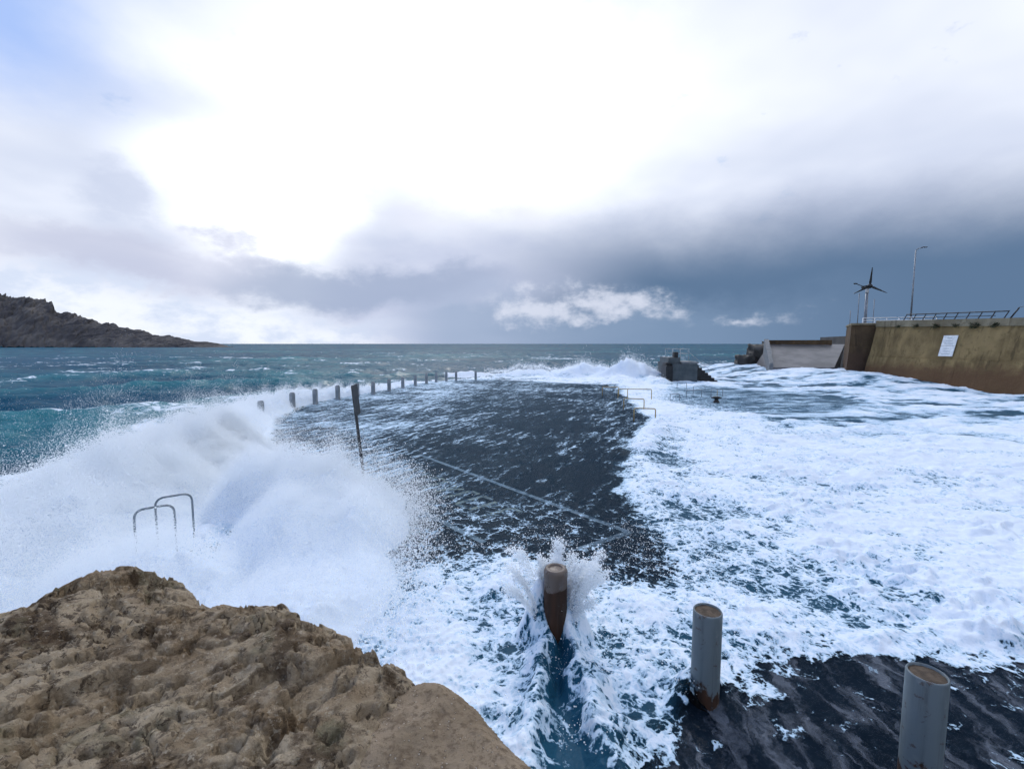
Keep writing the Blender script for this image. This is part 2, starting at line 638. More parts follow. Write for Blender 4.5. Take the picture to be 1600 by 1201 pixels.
def mat_rock():
    m, t = new_mat('limestone')
    pos = t.n('ShaderNodeNewGeometry').outputs['Position']
    a = t.noise(pos, 2.2, 10, 0.62, 0.5)
    b = t.noise(pos, 11.0, 10, 0.68, 0.2)
    c = t.noise(pos, 48.0, 8, 0.7)
    d = t.noise(t.vm('ADD', pos, (5, 3, 8)), 4.2, 8, 0.6, 0.6)
    col = t.mix(t.ss(a, 0.34, 0.66), (0.275, 0.195, 0.115), (0.56, 0.455, 0.32))
    col = t.mix(t.m('MULTIPLY', t.ss(b, 0.48, 0.72), 0.75), col, (0.52, 0.44, 0.33))
    col = t.mix(t.m('MULTIPLY', t.ss(d, 0.52, 0.64), 0.85), col, (0.085, 0.052, 0.028))
    col = t.mix(t.m('MULTIPLY', t.ss(t.noise(pos, 3.1, 6, 0.6, 0.3), 0.56, 0.70), 0.6), col, (0.215, 0.205, 0.125))
    col = t.mix(t.ss(c, 0.62, 0.80), col, (0.085, 0.055, 0.032))
    sp = t.noise(t.vm('ADD', pos, (2, 9, 4)), 24.0, 5, 0.7, 0.6)
    sp2 = t.noise(t.vm('ADD', pos, (8, 1, 3)), 34.0, 4, 0.7, 0.3)
    zone = t.ss(t.noise(pos, 1.6, 3, 0.5), 0.40, 0.60)
    col = t.mix(t.m('MULTIPLY', t.ss(sp, 0.52, 0.59), t.lin(zone, 0, 1, 0.35, 0.85)), col, (0.060, 0.040, 0.026))
    col = t.mix(t.m('MULTIPLY', t.ss(sp2, 0.58, 0.66), 0.65), col, (0.56, 0.49, 0.38))
    h = t.m('ADD', t.m('MULTIPLY', b, 1.0), t.m('ADD', t.m('MULTIPLY', c, 0.5), t.m('MULTIPLY', t.noise(pos, 130.0, 4, 0.7), 0.2)))
    finish(t, pbsdf(t, col, 0.88, 0, 0.25, bump(t, h, 1.0, 0.055)))
    return m


def mat_ledge():
    m, t = new_mat('pebbly_mortar')
    pos = t.n('ShaderNodeNewGeometry').outputs['Position']
    a = t.noise(pos, 3.0, 8, 0.6)
    b = t.noise(pos, 40.0, 6, 0.7)
    v = t.voro(pos, 60.0)
    vc = t.voro(pos, 60.0, out='Color')
    peb = t.ss(v, 0.26, 0.12)
    pick = t.ss(t.sep(vc)[0], 0.60, 0.70)
    col = t.mix(t.ss(a, 0.3, 0.7), (0.185, 0.140, 0.092), (0.30, 0.235, 0.165))
    col = t.mix(t.m('MULTIPLY', t.ss(b, 0.48, 0.62), 0.7), col, (0.10, 0.070, 0.045))
    col = t.mix(t.m('MULTIPLY', t.ss(t.noise(pos, 9.0, 6, 0.65, 0.4), 0.52, 0.66), 0.6), col, (0.12, 0.085, 0.055))
    col = t.mix(t.m('MULTIPLY', peb, pick), col, (0.46, 0.40, 0.33))
    h = t.m('ADD', t.m('MULTIPLY', b, 0.6), t.m('MULTIPLY', t.m('MULTIPLY', peb, pick), 0.8))
    finish(t, pbsdf(t, col, 0.9, 0, 0.25, bump(t, h, 1.0, 0.02)))
    return m


def mat_bollard(name, paint, zr, rust=(0.060, 0.026, 0.013)):
    m, t = new_mat(name)
    co = t.n('ShaderNodeTexCoord').outputs['Object']
    x, y, z = t.sep(co)
    n = t.noise(co, 5.0, 8, 0.65, 0.4)
    n2 = t.noise(t.vm('MULTIPLY', co, (9, 9, 1.2)), 1.0, 6, 0.6)
    f = t.noise(co, 60, 4, 0.6)
    zz = t.m('ADD', z, t.m('MULTIPLY', t.m('SUBTRACT', n, 0.5), 0.9))
    rf = t.ss(zz, zr + 0.03, zr - 0.03)
    pc = t.mix(t.ss(n2, 0.45, 0.75), paint, tuple(c * 0.72 for c in paint))
    col = t.mix(rf, pc, t.mix(t.ss(n2, 0.35, 0.65), rust, (0.03, 0.016, 0.010)))
    run = t.noise(t.vm('MULTIPLY', co, (16, 16, 1.0)), 1.0, 6, 0.65, 0.2)
    col = t.mix(t.m('MULTIPLY', t.ss(run, 0.55, 0.72), 0.45), col, (0.055, 0.055, 0.052))
    col = t.mix(t.m('MULTIPLY', t.ss(t.noise(co, 7, 6, 0.65), 0.60, 0.72), 0.35), col, (0.26, 0.29, 0.30))
    spot = t.ss(t.noise(co, 16, 5, 0.6), 0.63, 0.68)
    col = t.mix(t.m('MULTIPLY', spot, 0.6), col, rust)
    finish(t, pbsdf(t, col, t.mix(rf, (0.42, 0.42, 0.42), (0.8, 0.8, 0.8)), 0, 0.4, bump(t, t.m('ADD', t.m('MULTIPLY', f, 0.3), rf), 0.3, 0.004)))
    return m


def mat_wall(name, base, dark, low, zlow, xdir=None):
    m, t = new_mat(name)
    pos = t.n('ShaderNodeNewGeometry').outputs['Position']
    x, y, z = t.sep(pos)
    a = t.noise(pos, 0.35, 8, 0.6)
    drip = t.noise(t.vm('MULTIPLY', pos, (1.4, 1.4, 0.18)), 1.0, 7, 0.62)
    b = t.noise(pos, 2.4, 8, 0.65)
    f = t.noise(pos, 9.0, 6, 0.65)
    col = t.mix(t.ss(a, 0.35, 0.65), base, dark)
    col = t.mix(t.m('MULTIPLY', t.ss(drip, 0.46, 0.72), 0.65), col, tuple(c * 1.3 for c in base))
    col = t.mix(t.m('MULTIPLY', t.ss(b, 0.52, 0.66), 0.75), col, dark)
    run = t.noise(t.vm('MULTIPLY', pos, (2.6, 2.6, 0.12)), 1.0, 5, 0.6)
    col = t.mix(t.m('MULTIPLY', t.ss(run, 0.56, 0.68), 0.6), col, tuple(c * 0.45 for c in dark))
    zz = t.m('ADD', z, t.m('MULTIPLY', t.m('SUBTRACT', b, 0.5), 1.6))
    col = t.mix(t.m('MULTIPLY', t.ss(zz, zlow + 0.5, zlow - 0.5), 0.85), col, low)
    finish(t, pbsdf(t, col, 0.8, 0, 0.3, bump(t, t.m('ADD', b, t.m('MULTIPLY', f, 0.5)), 0.5, 0.05)))
    return m


def mat_paint(name, c, wear=0.5):
    m, t = new_mat(name)
    pos = t.n('ShaderNodeNewGeometry').outputs['Position']
    n = t.noise(pos, 6.0, 9, 0.7, 0.4)
    col = t.mix(t.ss(n, wear - 0.08, wear + 0.10), (0.075, 0.075, 0.080), c)
    finish(t, pbsdf(t, col, 0.35, 0, 0.4))
    return m


M = {
    'wash': mat_wash(), 'sea': mat_sea(), 'spray': mat_spray(), 'quay': mat_quay(), 'rock': mat_rock(), 'ledge': mat_ledge(),
    'bollard': mat_bollard('grey_bollard_paint', (0.125, 0.160, 0.180), 0.13),
    'bollard_old': mat_bollard('rusted_bollard', (0.135, 0.105, 0.088), 0.66),
    'fill': simple_mat('bollard_fill', (0.050, 0.036, 0.026), (0.100, 0.074, 0.052), 14, 0.85, bstr=0.6),
    'post': simple_mat('weathered_concrete_post', (0.17, 0.20, 0.23), (0.30, 0.33, 0.36), 3, 0.75),
    'yellow': simple_mat('yellow_rail', (0.30, 0.22, 0.095), (0.42, 0.33, 0.17), 6, 0.6),
    'steel': simple_mat('wet_steel', (0.10, 0.13, 0.16), (0.20, 0.24, 0.27), 5, 0.3, 0.7),
    'dark_steel': simple_mat('dark_steel', (0.015, 0.018, 0.022), (0.035, 0.040, 0.045), 5, 0.5, 0.2),
    'galv': simple_mat('galvanised', (0.16, 0.18, 0.21), (0.26, 0.28, 0.31), 4, 0.45, 0.5),
    'white': simple_mat('white_paint', (0.62, 0.64, 0.66), (0.78, 0.80, 0.80), 5, 0.5),
    'rail_grey': simple_mat('pale_grey_rail', (0.34, 0.37, 0.39), (0.48, 0.51, 0.53), 5, 0.5),
    'print': simple_mat('grey_print', (0.36, 0.40, 0.42), (0.46, 0.50, 0.52), 8, 0.6),
    'wall': mat_wall('algae_wall', (0.250, 0.178, 0.080), (0.125, 0.086, 0.036), (0.100, 0.050, 0.024), 1.5),
    'wall2': mat_wall('brown_wall', (0.105, 0.070, 0.038), (0.055, 0.036, 0.021), (0.075, 0.045, 0.030), 2.4),
    'coping': mat_wall('pale_coping', (0.235, 0.205, 0.140), (0.150, 0.125, 0.080), (0.10, 0.07, 0.04), 3.0),
    'road': simple_mat('road', (0.05, 0.05, 0.05), (0.08, 0.08, 0.08), 1, 0.8),
    'pier': simple_mat('dark_pier_concrete', (0.040, 0.055, 0.065), (0.075, 0.092, 0.102), 1.5, 0.5),
    'pier_black': simple_mat('black_fender', (0.006, 0.007, 0.009), (0.016, 0.018, 0.020), 3, 0.5),
    'pier_pale': simple_mat('pale_cap', (0.11, 0.12, 0.13), (0.18, 0.195, 0.205), 3, 0.6),
    'ramp': simple_mat('wet_ramp', (0.060, 0.062, 0.070), (0.140, 0.138, 0.142), 0.45, 0.35, bstr=0.4, bdist=0.05),
    'boulder': simple_mat('dark_boulder', (0.022, 0.022, 0.022), (0.060, 0.056, 0.050), 0.9, 0.6, bstr=0.8, bdist=0.15),
    'headland': simple_mat('headland_rock', (0.045, 0.043, 0.048), (0.125, 0.115, 0.110), 0.035, 0.9, bstr=1.0, bdist=3.0, lo=0.4, hi=0.68),
    'line': mat_paint('worn_white_line', (0.62, 0.50, 0.43), 0.46),
    'letter': mat_paint('worn_yellow_marking', (0.66, 0.46, 0.26), 0.48),
    'rubber': simple_mat('black_rubber', (0.01, 0.01, 0.011), (0.02, 0.02, 0.022), 5, 0.6),
}

# ------------------------------------------------------------------ the quay
QUAY = [(-4.6, -8), (-5.0, 3), (-5.9, 7), (-8.0, 12.5), (-10.7, 18.6), (-11.2, 22.5), (-10.7, 26.3), (-9.5, 29.7), (-8.2, 34), (-7.1, 37.6), (-5.2, 40.2), (-2.8, 41.2),
        (1.0, 39.4), (7.9, 35.0), (6.6, 27), (5.9, 18.6), (5.6, 12), (6.2, 8.2), (14, 7.5), (30, 10), (36, 16), (60, 16), (60, -8)]
quay = tag(poly_prism('quay', QUAY, -4.0, 0.0, M['quay']), 'dark wet concrete quay slab swept by the sea', kind='structure')


def strip(name, a, b, width, z, mat, parent):
    a, b = Vector((*a, z)), Vector((*b, z))
    n = (b - a).normalized().cross(Vector((0, 0, 1))) * width / 2
    me = bpy.data.meshes.new(name)
    me.from_pydata([tuple(a - n), tuple(b - n), tuple(b + n), tuple(a + n)], [], [(0, 1, 2, 3)])
    me.update()
    return mesh_obj(name, me, mat, parent)


strip('painted_line', (-2.69, 13.14), (2.01, 7.59), 0.12, 0.004, M['line'], quay)
strip('painted_line', (2.03, 7.62), (1.05, 6.95), 0.12, 0.008, M['line'], quay)
strip('painted_line', (-2.35, 9.25), (-0.45, 7.2), 0.12, 0.004, M['line'], quay)
# worn, unreadable letter strokes between the lines
ld = Vector((0.646, -0.763))
ln = Vector((0.763, 0.646))
for i in range(9):
    c = Vector((-2.65, 11.35)) + ld * (0.46 * i)
    s = 0.34
    k = i % 3
    z = 0.004
    p = c - ln * s
    q = c + ln * s
    strip('painted_letter_stroke', p[:], q[:], 0.11, z, M['letter'], quay)
    if k != 1:
        strip('painted_letter_stroke', (q + ld * 0.02)[:], (q + ld * 0.30)[:], 0.10, z + 0.004, M['letter'], quay)
    if k == 0:
        strip('painted_letter_stroke', (p + ld * 0.02)[:], (p + ld * 0.30)[:], 0.10, z + 0.004, M['letter'], quay)
    if k == 1:
        strip('painted_letter_stroke', (c + ld * 0.06)[:], (c + ld * 0.26 + ln * 0.3)[:], 0.10, z + 0.004, M['letter'], quay)

# ------------------------------------------------------------------ how high the burst waves stand over the plan
EDGE = [(-5.9, 1.0), (-6.1, 3), (-7.0, 7), (-8.6, 12.5), (-10.8, 18.6), (-11.2, 22.5), (-10.7, 26.3), (-9.5, 29.7), (-8.2, 34)]
EDGE_H = [1.60, 1.72, 1.70, 1.45, 1.15, 1.30, 1.00, 0.70, 0.20]
BOLLARDS = [(0.46, 4.66), (1.73, 3.88), (2.97, 3.10)]


def spray_height(x, y):
    H = np.zeros(x.shape, np.float32)
    for i in range(len(EDGE) - 1):
        a, b = EDGE[i], EDGE[i + 1]
        d, t = seg_dist(x, y, a, b)
        nx, ny = (b[1] - a[1]), -(b[0] - a[0])
        side = (x - a[0]) * nx + (y - a[1]) * ny            # + inland
        h = EDGE_H[i] * (1 - t) + EDGE_H[i + 1] * t
        far = np.clip((y - 14) / 10, 0, 1)
        wdt = np.where(side > 0, 1.25 - 0.95 * far, 1.5 - 0.6 * far)
        H = np.maximum(H, h * np.exp(-(d / wdt) ** 2))
    H = H * (1 - 0.25 * np.exp(-((x + 4.7) / 0.95) ** 2 - ((y - 6.1) / 1.0) ** 2))
    # the mass thrown onto the quay
    for cx, cy, sx, sy, h in ((-4.4, 8.9, 1.4, 1.2, 1.45), (-3.2, 7.2, 1.2, 1.3, 1.15), (-2.5, 5.4, 1.0, 1.4, 0.75), (-4.5, 5.3, 1.15, 0.95, 1.12), (-4.3, 4.3, 1.3, 1.0, 0.8), (-3.0, 8.6, 0.9, 0.9, 0.75), (-2.2, 7.4, 0.5, 0.9, 0.45)):
        H = np.maximum(H, h * np.exp(-(((x - cx) / sx) ** 2 + ((y - cy) / sy) ** 2) ** 2.2))
    rag = 1 + 0.42 * fbm(x * 0.9 + y * 0.3, y * 0.9 - x * 0.5, 3, 170) + 0.30 * fbm(x * 3.1, y * 2.2, 3, 174)
    return H * np.clip(rag, 0.45, 1.5)


def breaker(x, y):
    """white water heaped up beyond the quay's far rim and beside the pier"""
    B = np.zeros(x.shape, np.float32)
    for cx, cy, sx, sy, h in ((11.0, 42.5, 2.4, 1.5, 1.9), (7.0, 44.5, 3.0, 1.6, 1.5), (2.0, 47.0, 4.0, 1.6, 1.0), (-4.0, 50, 4, 1.5, 0.6), (11.6, 37.5, 1.0, 2.0, 0.6), (9.0, 38.0, 1.6, 3.0, 0.5), (19, 52, 5, 2, 0.8)):
        B = np.maximum(B, h * np.exp(-((x - cx) / sx) ** 2 - ((y - cy) / sy) ** 2))
    return B


# ------------------------------------------------------------------ water washing over the quay and filling the inlet
DARK = [(-2.3, 5.6), (-1.2, 6.2), (-0.3, 6.7), (0.3, 6.5), (1.0, 6.0), (2.0, 5.7), (2.45, 6.3), (2.4, 7.6), (2.45, 8.55), (2.55, 9.7), (2.84, 11.4), (3.76, 14.4), (5.8, 18.8), (6.9, 27), (8.1, 35.2),
        (1.0, 39.8), (-2.8, 41.6), (-5.3, 40.6), (-7.4, 37.8), (-8.5, 34), (-9.9, 29.8), (-11.2, 26.3), (-11.6, 22.5), (-11.0, 18.6), (-8.3, 12.5), (-5.5, 9.5)]
FRONT = [(0.95, 2.6), (1.16, 3.22), (1.63, 3.63), (2.07, 3.99), (2.75, 4.33), (3.29, 4.58), (3.74, 4.63), (3.95, 4.50), (4.52, 4.40), (5.21, 4.43), (7.0, 4.7), (12, 5.0), (12, -4), (0.9, -4)]
MIDWET = [(9.0, 28.6), (12.0, 34.2), (15.6, 34.2), (20, 31), (19, 23), (12.8, 19.6), (9.4, 20.8), (7.8, 25.0)]
WASH = [(-9.0, 0.4), (-9.0, 6), (-10.8, 12), (-13.2, 18), (-13.4, 23), (-12.3, 27.5), (-10.6, 31), (-9.2, 35), (-8, 39), (-6, 42), (-2.5, 44), (-1, 50), (30.5, 62), (33.5, 46), (31.6, 40), (33.2, 29), (36, 18), (36, 0.4)]

nc, nr = 760, 860
azs = np.linspace(R(-66), R(64), nc)
rs = np.exp(np.linspace(math.log(1.35), math.log(66), nr))
A, RR = np.meshgrid(azs, rs)
X = (RR * np.sin(A)).astype(np.float32)
Y = (RR * np.cos(A)).astype(np.float32)
wobx = X + 0.35 * fbm(X * 1.1, Y * 1.1, 4, 40)
woby = Y + 0.35 * fbm(X * 1.1 + 50, Y * 1.1, 4, 44)
dd = sdpoly(wobx, woby, DARK)
df = sdpoly(X + 0.30 * fbm(X * 1.7, Y * 1.7, 5, 50), Y + 0.30 * fbm(X * 1.7 + 9, Y * 1.7, 5, 56), FRONT)
dm = sdpoly(X + 0.8 * fbm(X * 0.4, Y * 0.4, 4, 60), Y + 0.5 * fbm(X * 0.4 + 9, Y * 0.4, 4, 63), MIDWET)
dq = sdpoly(X, Y, QUAY)
H = spray_height(X, Y)
BR = breaker(X, Y)

# foam cover
near = np.exp(-((Y - 5.2) / 2.2) ** 2)
patch = fbm(X * 0.45, Y * 0.45, 4, 70)
veil = fbm(X * 1.5 + 3, Y * 1.1, 3, 72)
foam = 0.66 + 0.36 * patch + 0.20 * veil
foam = np.where(X > 2.2, 0.755 + 0.33 * patch + 0.18 * veil + 0.06 * sst(X, 3, 6), foam)
# thinner, lacy belt along the slab's right side
lacy = np.exp(-((dd - 0.9) / 0.9) ** 2) * sst(X, 1.5, 2.6) * (Y < 17)
foam -= 0.24 * lacy
# far right: streaky water with long gaps
gap = fbm(X * 0.13 + 3, Y * 0.42, 4, 75)
farR = sst(Y, 12, 20) * sst(X, 8, 13)
foam -= farR * (0.10 + 0.52 * np.clip(gap + 0.05, 0, 1))
foam = foam * sst(dm, -1.5, 0.6) + 0.50 * (1 - sst(dm, -1.5, 0.6))
ins = 1 - sst(dd, -0.35, 0.25)
slabfoam = 0.438 + 0.10 * fbm(X * 0.3, Y * 0.3, 3, 80) + 0.075 * sst(-X, -1, 6) + 0.17 * np.exp(-((Y - 5.8) / 0.9) ** 2) + 0.05 * sst(Y, 22, 34)
slabfoam -= 0.115 * (1 - sst(Y, 7.2, 9.8))
slabfoam -= 0.05 * np.exp(-((X - 1.6) / 1.8) ** 2 - ((Y - 12) / 4.0) ** 2)
foam = foam * (1 - ins) + slabfoam * ins
fr = 1 - sst(df, -0.16, 0.10)
film_pat = fbm((X * 0.85 + Y * 0.5) * 1.1, (X * 0.5 - Y * 0.85) * 4.0, 5, 85)
foam = foam * (1 - fr) + (0.25 + 0.24 * film_pat) * fr
foam = np.maximum(foam, sst(H, 0.10, 0.40) * 1.25)
foam = np.maximum(foam, sst(BR, 0.15, 0.6) * 1.15)
# wakes behind the bollards: bare water, with a ridge at each side
wake_h = np.zeros_like(X)
chan = np.zeros_like(X)
for (bx, by), (ex, ey), w0, w1 in ((BOLLARDS[0], (0.42, 2.7), 0.07, 0.27), (BOLLARDS[1], (2.10, 3.1), 0.10, 0.32)):
    d, t = seg_dist(X + 0.10 * fbm(X * 3, Y * 3, 4, 90), Y, (bx, by - 0.05), (ex, ey))
    hw = w0 + (w1 - w0) * t
    foam -= 0.27 * (1 - sst(d, hw * 0.35, hw * 1.45)) * sst(by - Y, -0.02, 0.10)
    wake_h += 0.24 * np.exp(-((d - hw * 1.5) / (0.13 + 0.08 * t)) ** 2) * (1 - 0.55 * t)
    wake_h -= 0.05 * np.exp(-(d / hw) ** 2)
    if bx < 1:
        chan = 1 - sst(d, hw * 1.0, hw * 1.7)
d0 = np.hypot(X - BOLLARDS[0][0], Y - BOLLARDS[0][1])
wake_h += 0.46 * np.exp(-((d0 - 0.21) / 0.13) ** 2) * sst(Y - BOLLARDS[0][1], -0.15, 0.1)
foam = np.maximum(foam, 1.05 * np.exp(-((d0 - 0.25) / 0.25) ** 2) * sst(Y - BOLLARDS[0][1], -0.2, 0.1))

thick = sst(foam, 0.45, 0.85) * (1 - fr) * sst(dd, -0.3, 0.5) * sst(df, -0.05, 0.35)
thick = np.maximum(thick, sst(H, 0.1, 0.5))
lump = 1.15 - billow(X * 1.15 + 0.5 * fbm(X * 1.2, Y * 1.2, 3, 95), Y * 1.7 + 0.4 * fbm(X * 1.2 + 7, Y * 1.2, 3, 96), 4, 100, 0.55)
fine = 1.0 - billow(X * 6.0, Y * 6.0, 3, 110, 0.5)
Z = 0.012 + thick * (0.06 + (0.030 + 0.11 * sst(fbm(X * 0.5 + 8, Y * 0.5, 3, 98), -0.15, 0.45) * (1 - 0.5 * sst(RR, 8, 20))) * lump + 0.030 * fine)
Z += 0.010 * fbm(X * 2.5, Y * 2.5, 4, 120) * ins
Z += wake_h * (1 - fr * 0.8)
# the inlet itself: choppy, surging up the foot of the sea wall
inlet = sst(dq, -0.2, 1.5)
swell = 0.16 * fbm(X * 0.30, Y * 0.45, 4, 130) + 0.05 * fbm(X * 1.3, Y * 1.8, 3, 135)
Z += inlet * (swell - 0.02)
Z += inlet * 0.75 * sst(Y, 30, 39) * sst(X, 20, 30)
# a small roller riding up the slab's right side
d, t = seg_dist(X, Y, (5.6, 17.6), (3.9, 13.6))
Z += 0.38 * np.exp(-((d / 0.55) ** 2)) * (0.6 + 0.6 * fbm(X, Y, 3, 140))
foam = np.maximum(foam, 0.80 * np.exp(-((d / 0.8) ** 2)))
# the shaped core of the bursts
core = H * (0.42 + 0.16 * fbm(X * 1.0, Y * 1.0, 4, 150)) - 0.05
Z = np.maximum(Z, core + 0.03 * lump * sst(H, 0.2, 0.8))
Z += BR * (0.85 + 0.5 * fbm(X * 0.8, Y * 0.8, 4, 160))
out = sst(dq, 0.4, 3.0) * sst(-X, 3.0, 5.0)                    # falls to the sea outside the quay's left edge
Z = Z * (1 - out) + (-0.9) * out
out2 = sst(Y, 43, 54) * (1 - sst(X, 18, 28))
Z = Z * (1 - out2 * 0.8) - 0.7 * out2
Z = np.where(dq < 0.05, np.maximum(Z, 0.010 + 0.004 * pn(X * 3, Y * 3, 7)), Z)
depth = np.clip(sst(dq, -0.3, 0.8) + 0.0, 0, 1)
depth = np.maximum(depth, 0.85 * (1 - fr) * (1 - ins) * sst(df, 0.0, 0.5))
wakes = np.clip(-wake_h * 18, 0, 1)
depth = np.maximum(depth, chan)
cross = np.clip(farR * 0.85 * (1 - ins), 0, 0.85)
streak = np.clip(ins * sst(Y, 7.5, 10.0), 0, 1) * (1 - cross)
milk = fr * 0.36
keep = sdpoly(X, Y, WASH) < 0
F = grid_faces(nr, nc, keep)
V = np.stack([X, Y, Z], -1).reshape(-1, 3)
V, F, fo, de, stt, crs, mlk = compact(V, F, foam.ravel(), depth.ravel(), streak.ravel(), cross.ravel(), milk.ravel())
me = from_arrays('wash_water', V, F)
set_attr(me, 'foam', fo)
set_attr(me, 'depth', de)
set_attr(me, 'streak', stt)
set_attr(me, 'cross', crs)
set_attr(me, 'milk', mlk)
tag(mesh_obj('water', me, M['wash'], smooth=True), 'foaming sea water washing over the quay and filling the inlet', kind='structure')

# ------------------------------------------------------------------ open sea
nc, nr = 620, 760
azs = np.linspace(R(-72), R(66), nc)
rs = np.exp(np.linspace(math.log(5.0), math.log(40000), nr))
A, RR = np.meshgrid(azs, rs)
X = RR * np.sin(A)
Y = RR * np.cos(A)


def ridged(x, y, seed, oct=3):
    s, a = 0, 1.0
    for i in range(oct):
        s = s + a * (1 - np.abs(pn(x * 2 ** i + 3.1 * i, y * 2 ** i, seed + i)) * 2.4)
        a *= 0.45
    return s


cx = X * 0.90 + Y * 0.43
cy = -X * 0.43 + Y * 0.90
fade = 1 - sst(RR, 150, 900)
fade2 = 1 - sst(RR, 60, 300)
big = ridged(cx / 26, cy / 11, 200, 3)
small = ridged(cx / 6.0 + 0.4 * pn(X / 8, Y / 8, 9), cy / 2.8, 210, 3)
tiny = ridged(cx / 1.8, cy / 0.95, 220, 2)
env = 0.6 + 0.8 * fbm(X / 60, Y / 40, 3, 225)
Z = -1.15 + 0.66 * big * env * fade + 0.36 * small * fade2 + 0.06 * tiny * (1 - sst(RR, 25, 90))
crest = np.clip((0.6 * big * env + 0.35 * small) - 0.25, 0, 1.2)
BR = breaker(X, Y)
Z += BR * 0.8
Z = np.minimum(Z, 0.9 + BR)
under = 1 - sst(sdpoly(X, Y, WASH), -2.5, -0.6)
Z = Z * (1 - under) + np.minimum(Z, -1.0) * under
cap = sst(0.65 * big + 0.45 * small + 0.7 * fbm(X / 18, Y / 9, 4, 230), 1.26, 1.66)
foamy = 0.27 - 0.12 * sst(RR, 50, 250) + 0.42 * cap * (1 - 0.35 * sst(RR, 150, 600))
shore = sdpoly(X, Y, QUAY)
foamy = np.maximum(foamy, 0.95 * (1 - sst(shore + 2 * fbm(X * .3, Y * .3, 3, 240), 2.0, 7.0)))
belt = np.exp(-((Y - 48 - 4 * fbm(X * .06, Y * .06, 2, 245)) / 8) ** 2) * sst(X, -14, 2)
foamy = np.maximum(foamy, 0.85 * belt + 0.25 * fbm(X * .2, Y * .4, 4, 246) * belt)
right = sst(X / np.maximum(Y, 1), 0.30, 0.42) * (1 - sst(Y, 70, 160))
foamy = np.maximum(foamy, right * (0.62 + 0.4 * fbm(X * .1, Y * .25, 4, 250)))
foamy = np.maximum(foamy, sst(BR, 0.1, 0.4))
keep = shore > -1.2
F = grid_faces(nr, nc, keep)
V = np.stack([X, Y, Z], -1).reshape(-1, 3)
V, F, fo, cr = compact(V, F, foamy.ravel(), crest.ravel())
me = from_arrays('sea', V, F)
set_attr(me, 'foam', fo)
set_attr(me, 'crest', cr)
tag(mesh_obj('sea', me, M['sea'], smooth=True), 'rough teal open sea with whitecaps out to the horizon', kind='structure')


# ------------------------------------------------------------------ airborne spray (droplets)
def droplets(name, P, rad, label):
    me = bpy.data.meshes.new(name)
    me.vertices.add(len(P))
    me.vertices.foreach_set('co', np.asarray(P, np.float32).ravel())
    set_attr(me, 'rad', rad)
    ob = mesh_obj(name, me, M['spray'])
    ng = bpy.data.node_groups.new(name + '_points', 'GeometryNodeTree')
    ng.interface.new_socket('Geometry', in_out='INPUT', socket_type='NodeSocketGeometry')
    ng.interface.new_socket('Geometry', in_out='OUTPUT', socket_type='NodeSocketGeometry')
    gi, go = ng.nodes.new('NodeGroupInput'), ng.nodes.new('NodeGroupOutput')
    mp = ng.nodes.new('GeometryNodeMeshToPoints')
    na = ng.nodes.new('GeometryNodeInputNamedAttribute')
    na.data_type = 'FLOAT'
    na.inputs['Name'].default_value = 'rad'
    sm = ng.nodes.new('GeometryNodeSetMaterial')
    sm.inputs['Material'].default_value = M['spray']
    L = ng.links
    L.new(gi.outputs[0], mp.inputs['Mesh'])
    L.new(na.outputs[0], mp.inputs['Radius'])
    L.new(mp.outputs[0], sm.inputs['Geometry'])
    L.new(sm.outputs[0], go.inputs[0])
    ob.modifiers.new('points', 'NODES').node_group = ng
    tag(ob, label, kind='stuff')
    return ob


rng = np.random.RandomState(5)


def plume(n, x0, x1, y0, y1, spread=0.30, hmin=0.06):
    x = rng.uniform(x0, x1, n).astype(np.float32)
    y = rng.uniform(y0, y1, n).astype(np.float32)
    h = spray_height(x, y)
    k = rng.rand(n) < np.clip(h / 1.0, 0, 1) ** 0.7
    x, y, h = x[k], y[k], h[k]
    k = h > hmin
    x, y, h = x[k], y[k], h[k]
    base = h * (0.42 + 0.16 * fbm(x, y, 4, 150)) - 0.05 + h * 0.26 * np.where(rng.rand(len(x)) < 0.75, rng.rand(len(x)), 1.0)
    up = np.minimum(rng.exponential(1.0, len(x)), 2.6 + 1.2 * rng.rand(len(x)) ** 6) * spread
    clump = 0.75 + 1.0 * fbm(x * 1.6 + up * 1.5, y * 1.6 - up, 4, 300)
    z = base + up * h * np.clip(clump, 0.15, 2)
    torn = fbm(x * 2.3 + z * 2.6, y * 1.5 - z * 3.1, 4, 305, 0.6)
    hi = sst(up, 0.15 * spread, 1.2 * spread)
    k = rng.rand(len(x)) < np.clip(1 - hi * (0.75 - 2.4 * torn), 0.03, 1)
    x, y, h, z, up = x[k], y[k], h[k], z[k], up[k]
    # wind carries the high drops inland
    x = x + 0.25 * up * h + rng.normal(0, 0.05, len(x))
    y = y + 0.10 * up * h + rng.normal(0, 0.05, len(x))
    r = 0.0024 + 0.0026 * rng.rand(len(x)) ** 2
    r *= np.clip(np.hypot(x, y) / 7.0, 0.8, 3.0) * np.clip(1.1 - 0.62 * up / (2.0 * spread), 0.36, 1.1)
    return np.stack([x, y, z], -1), r


P1, r1 = plume(3600000, -9.5, -0.8, 2.0, 14.0)
big_ = rng.rand(len(r1)) < 0.004
r1 = np.where(big_, r1 * rng.uniform(1.8, 3.8, len(r1)), r1)
P2, r2 = plume(700000, -13.5, -6.5, 14.0, 34.0, 0.35, 0.04)
droplets('sea_spray', np.concatenate([P1, P2]), np.concatenate([r1, r2]), 'huge white burst of sea spray breaking over the left edge of the quay')

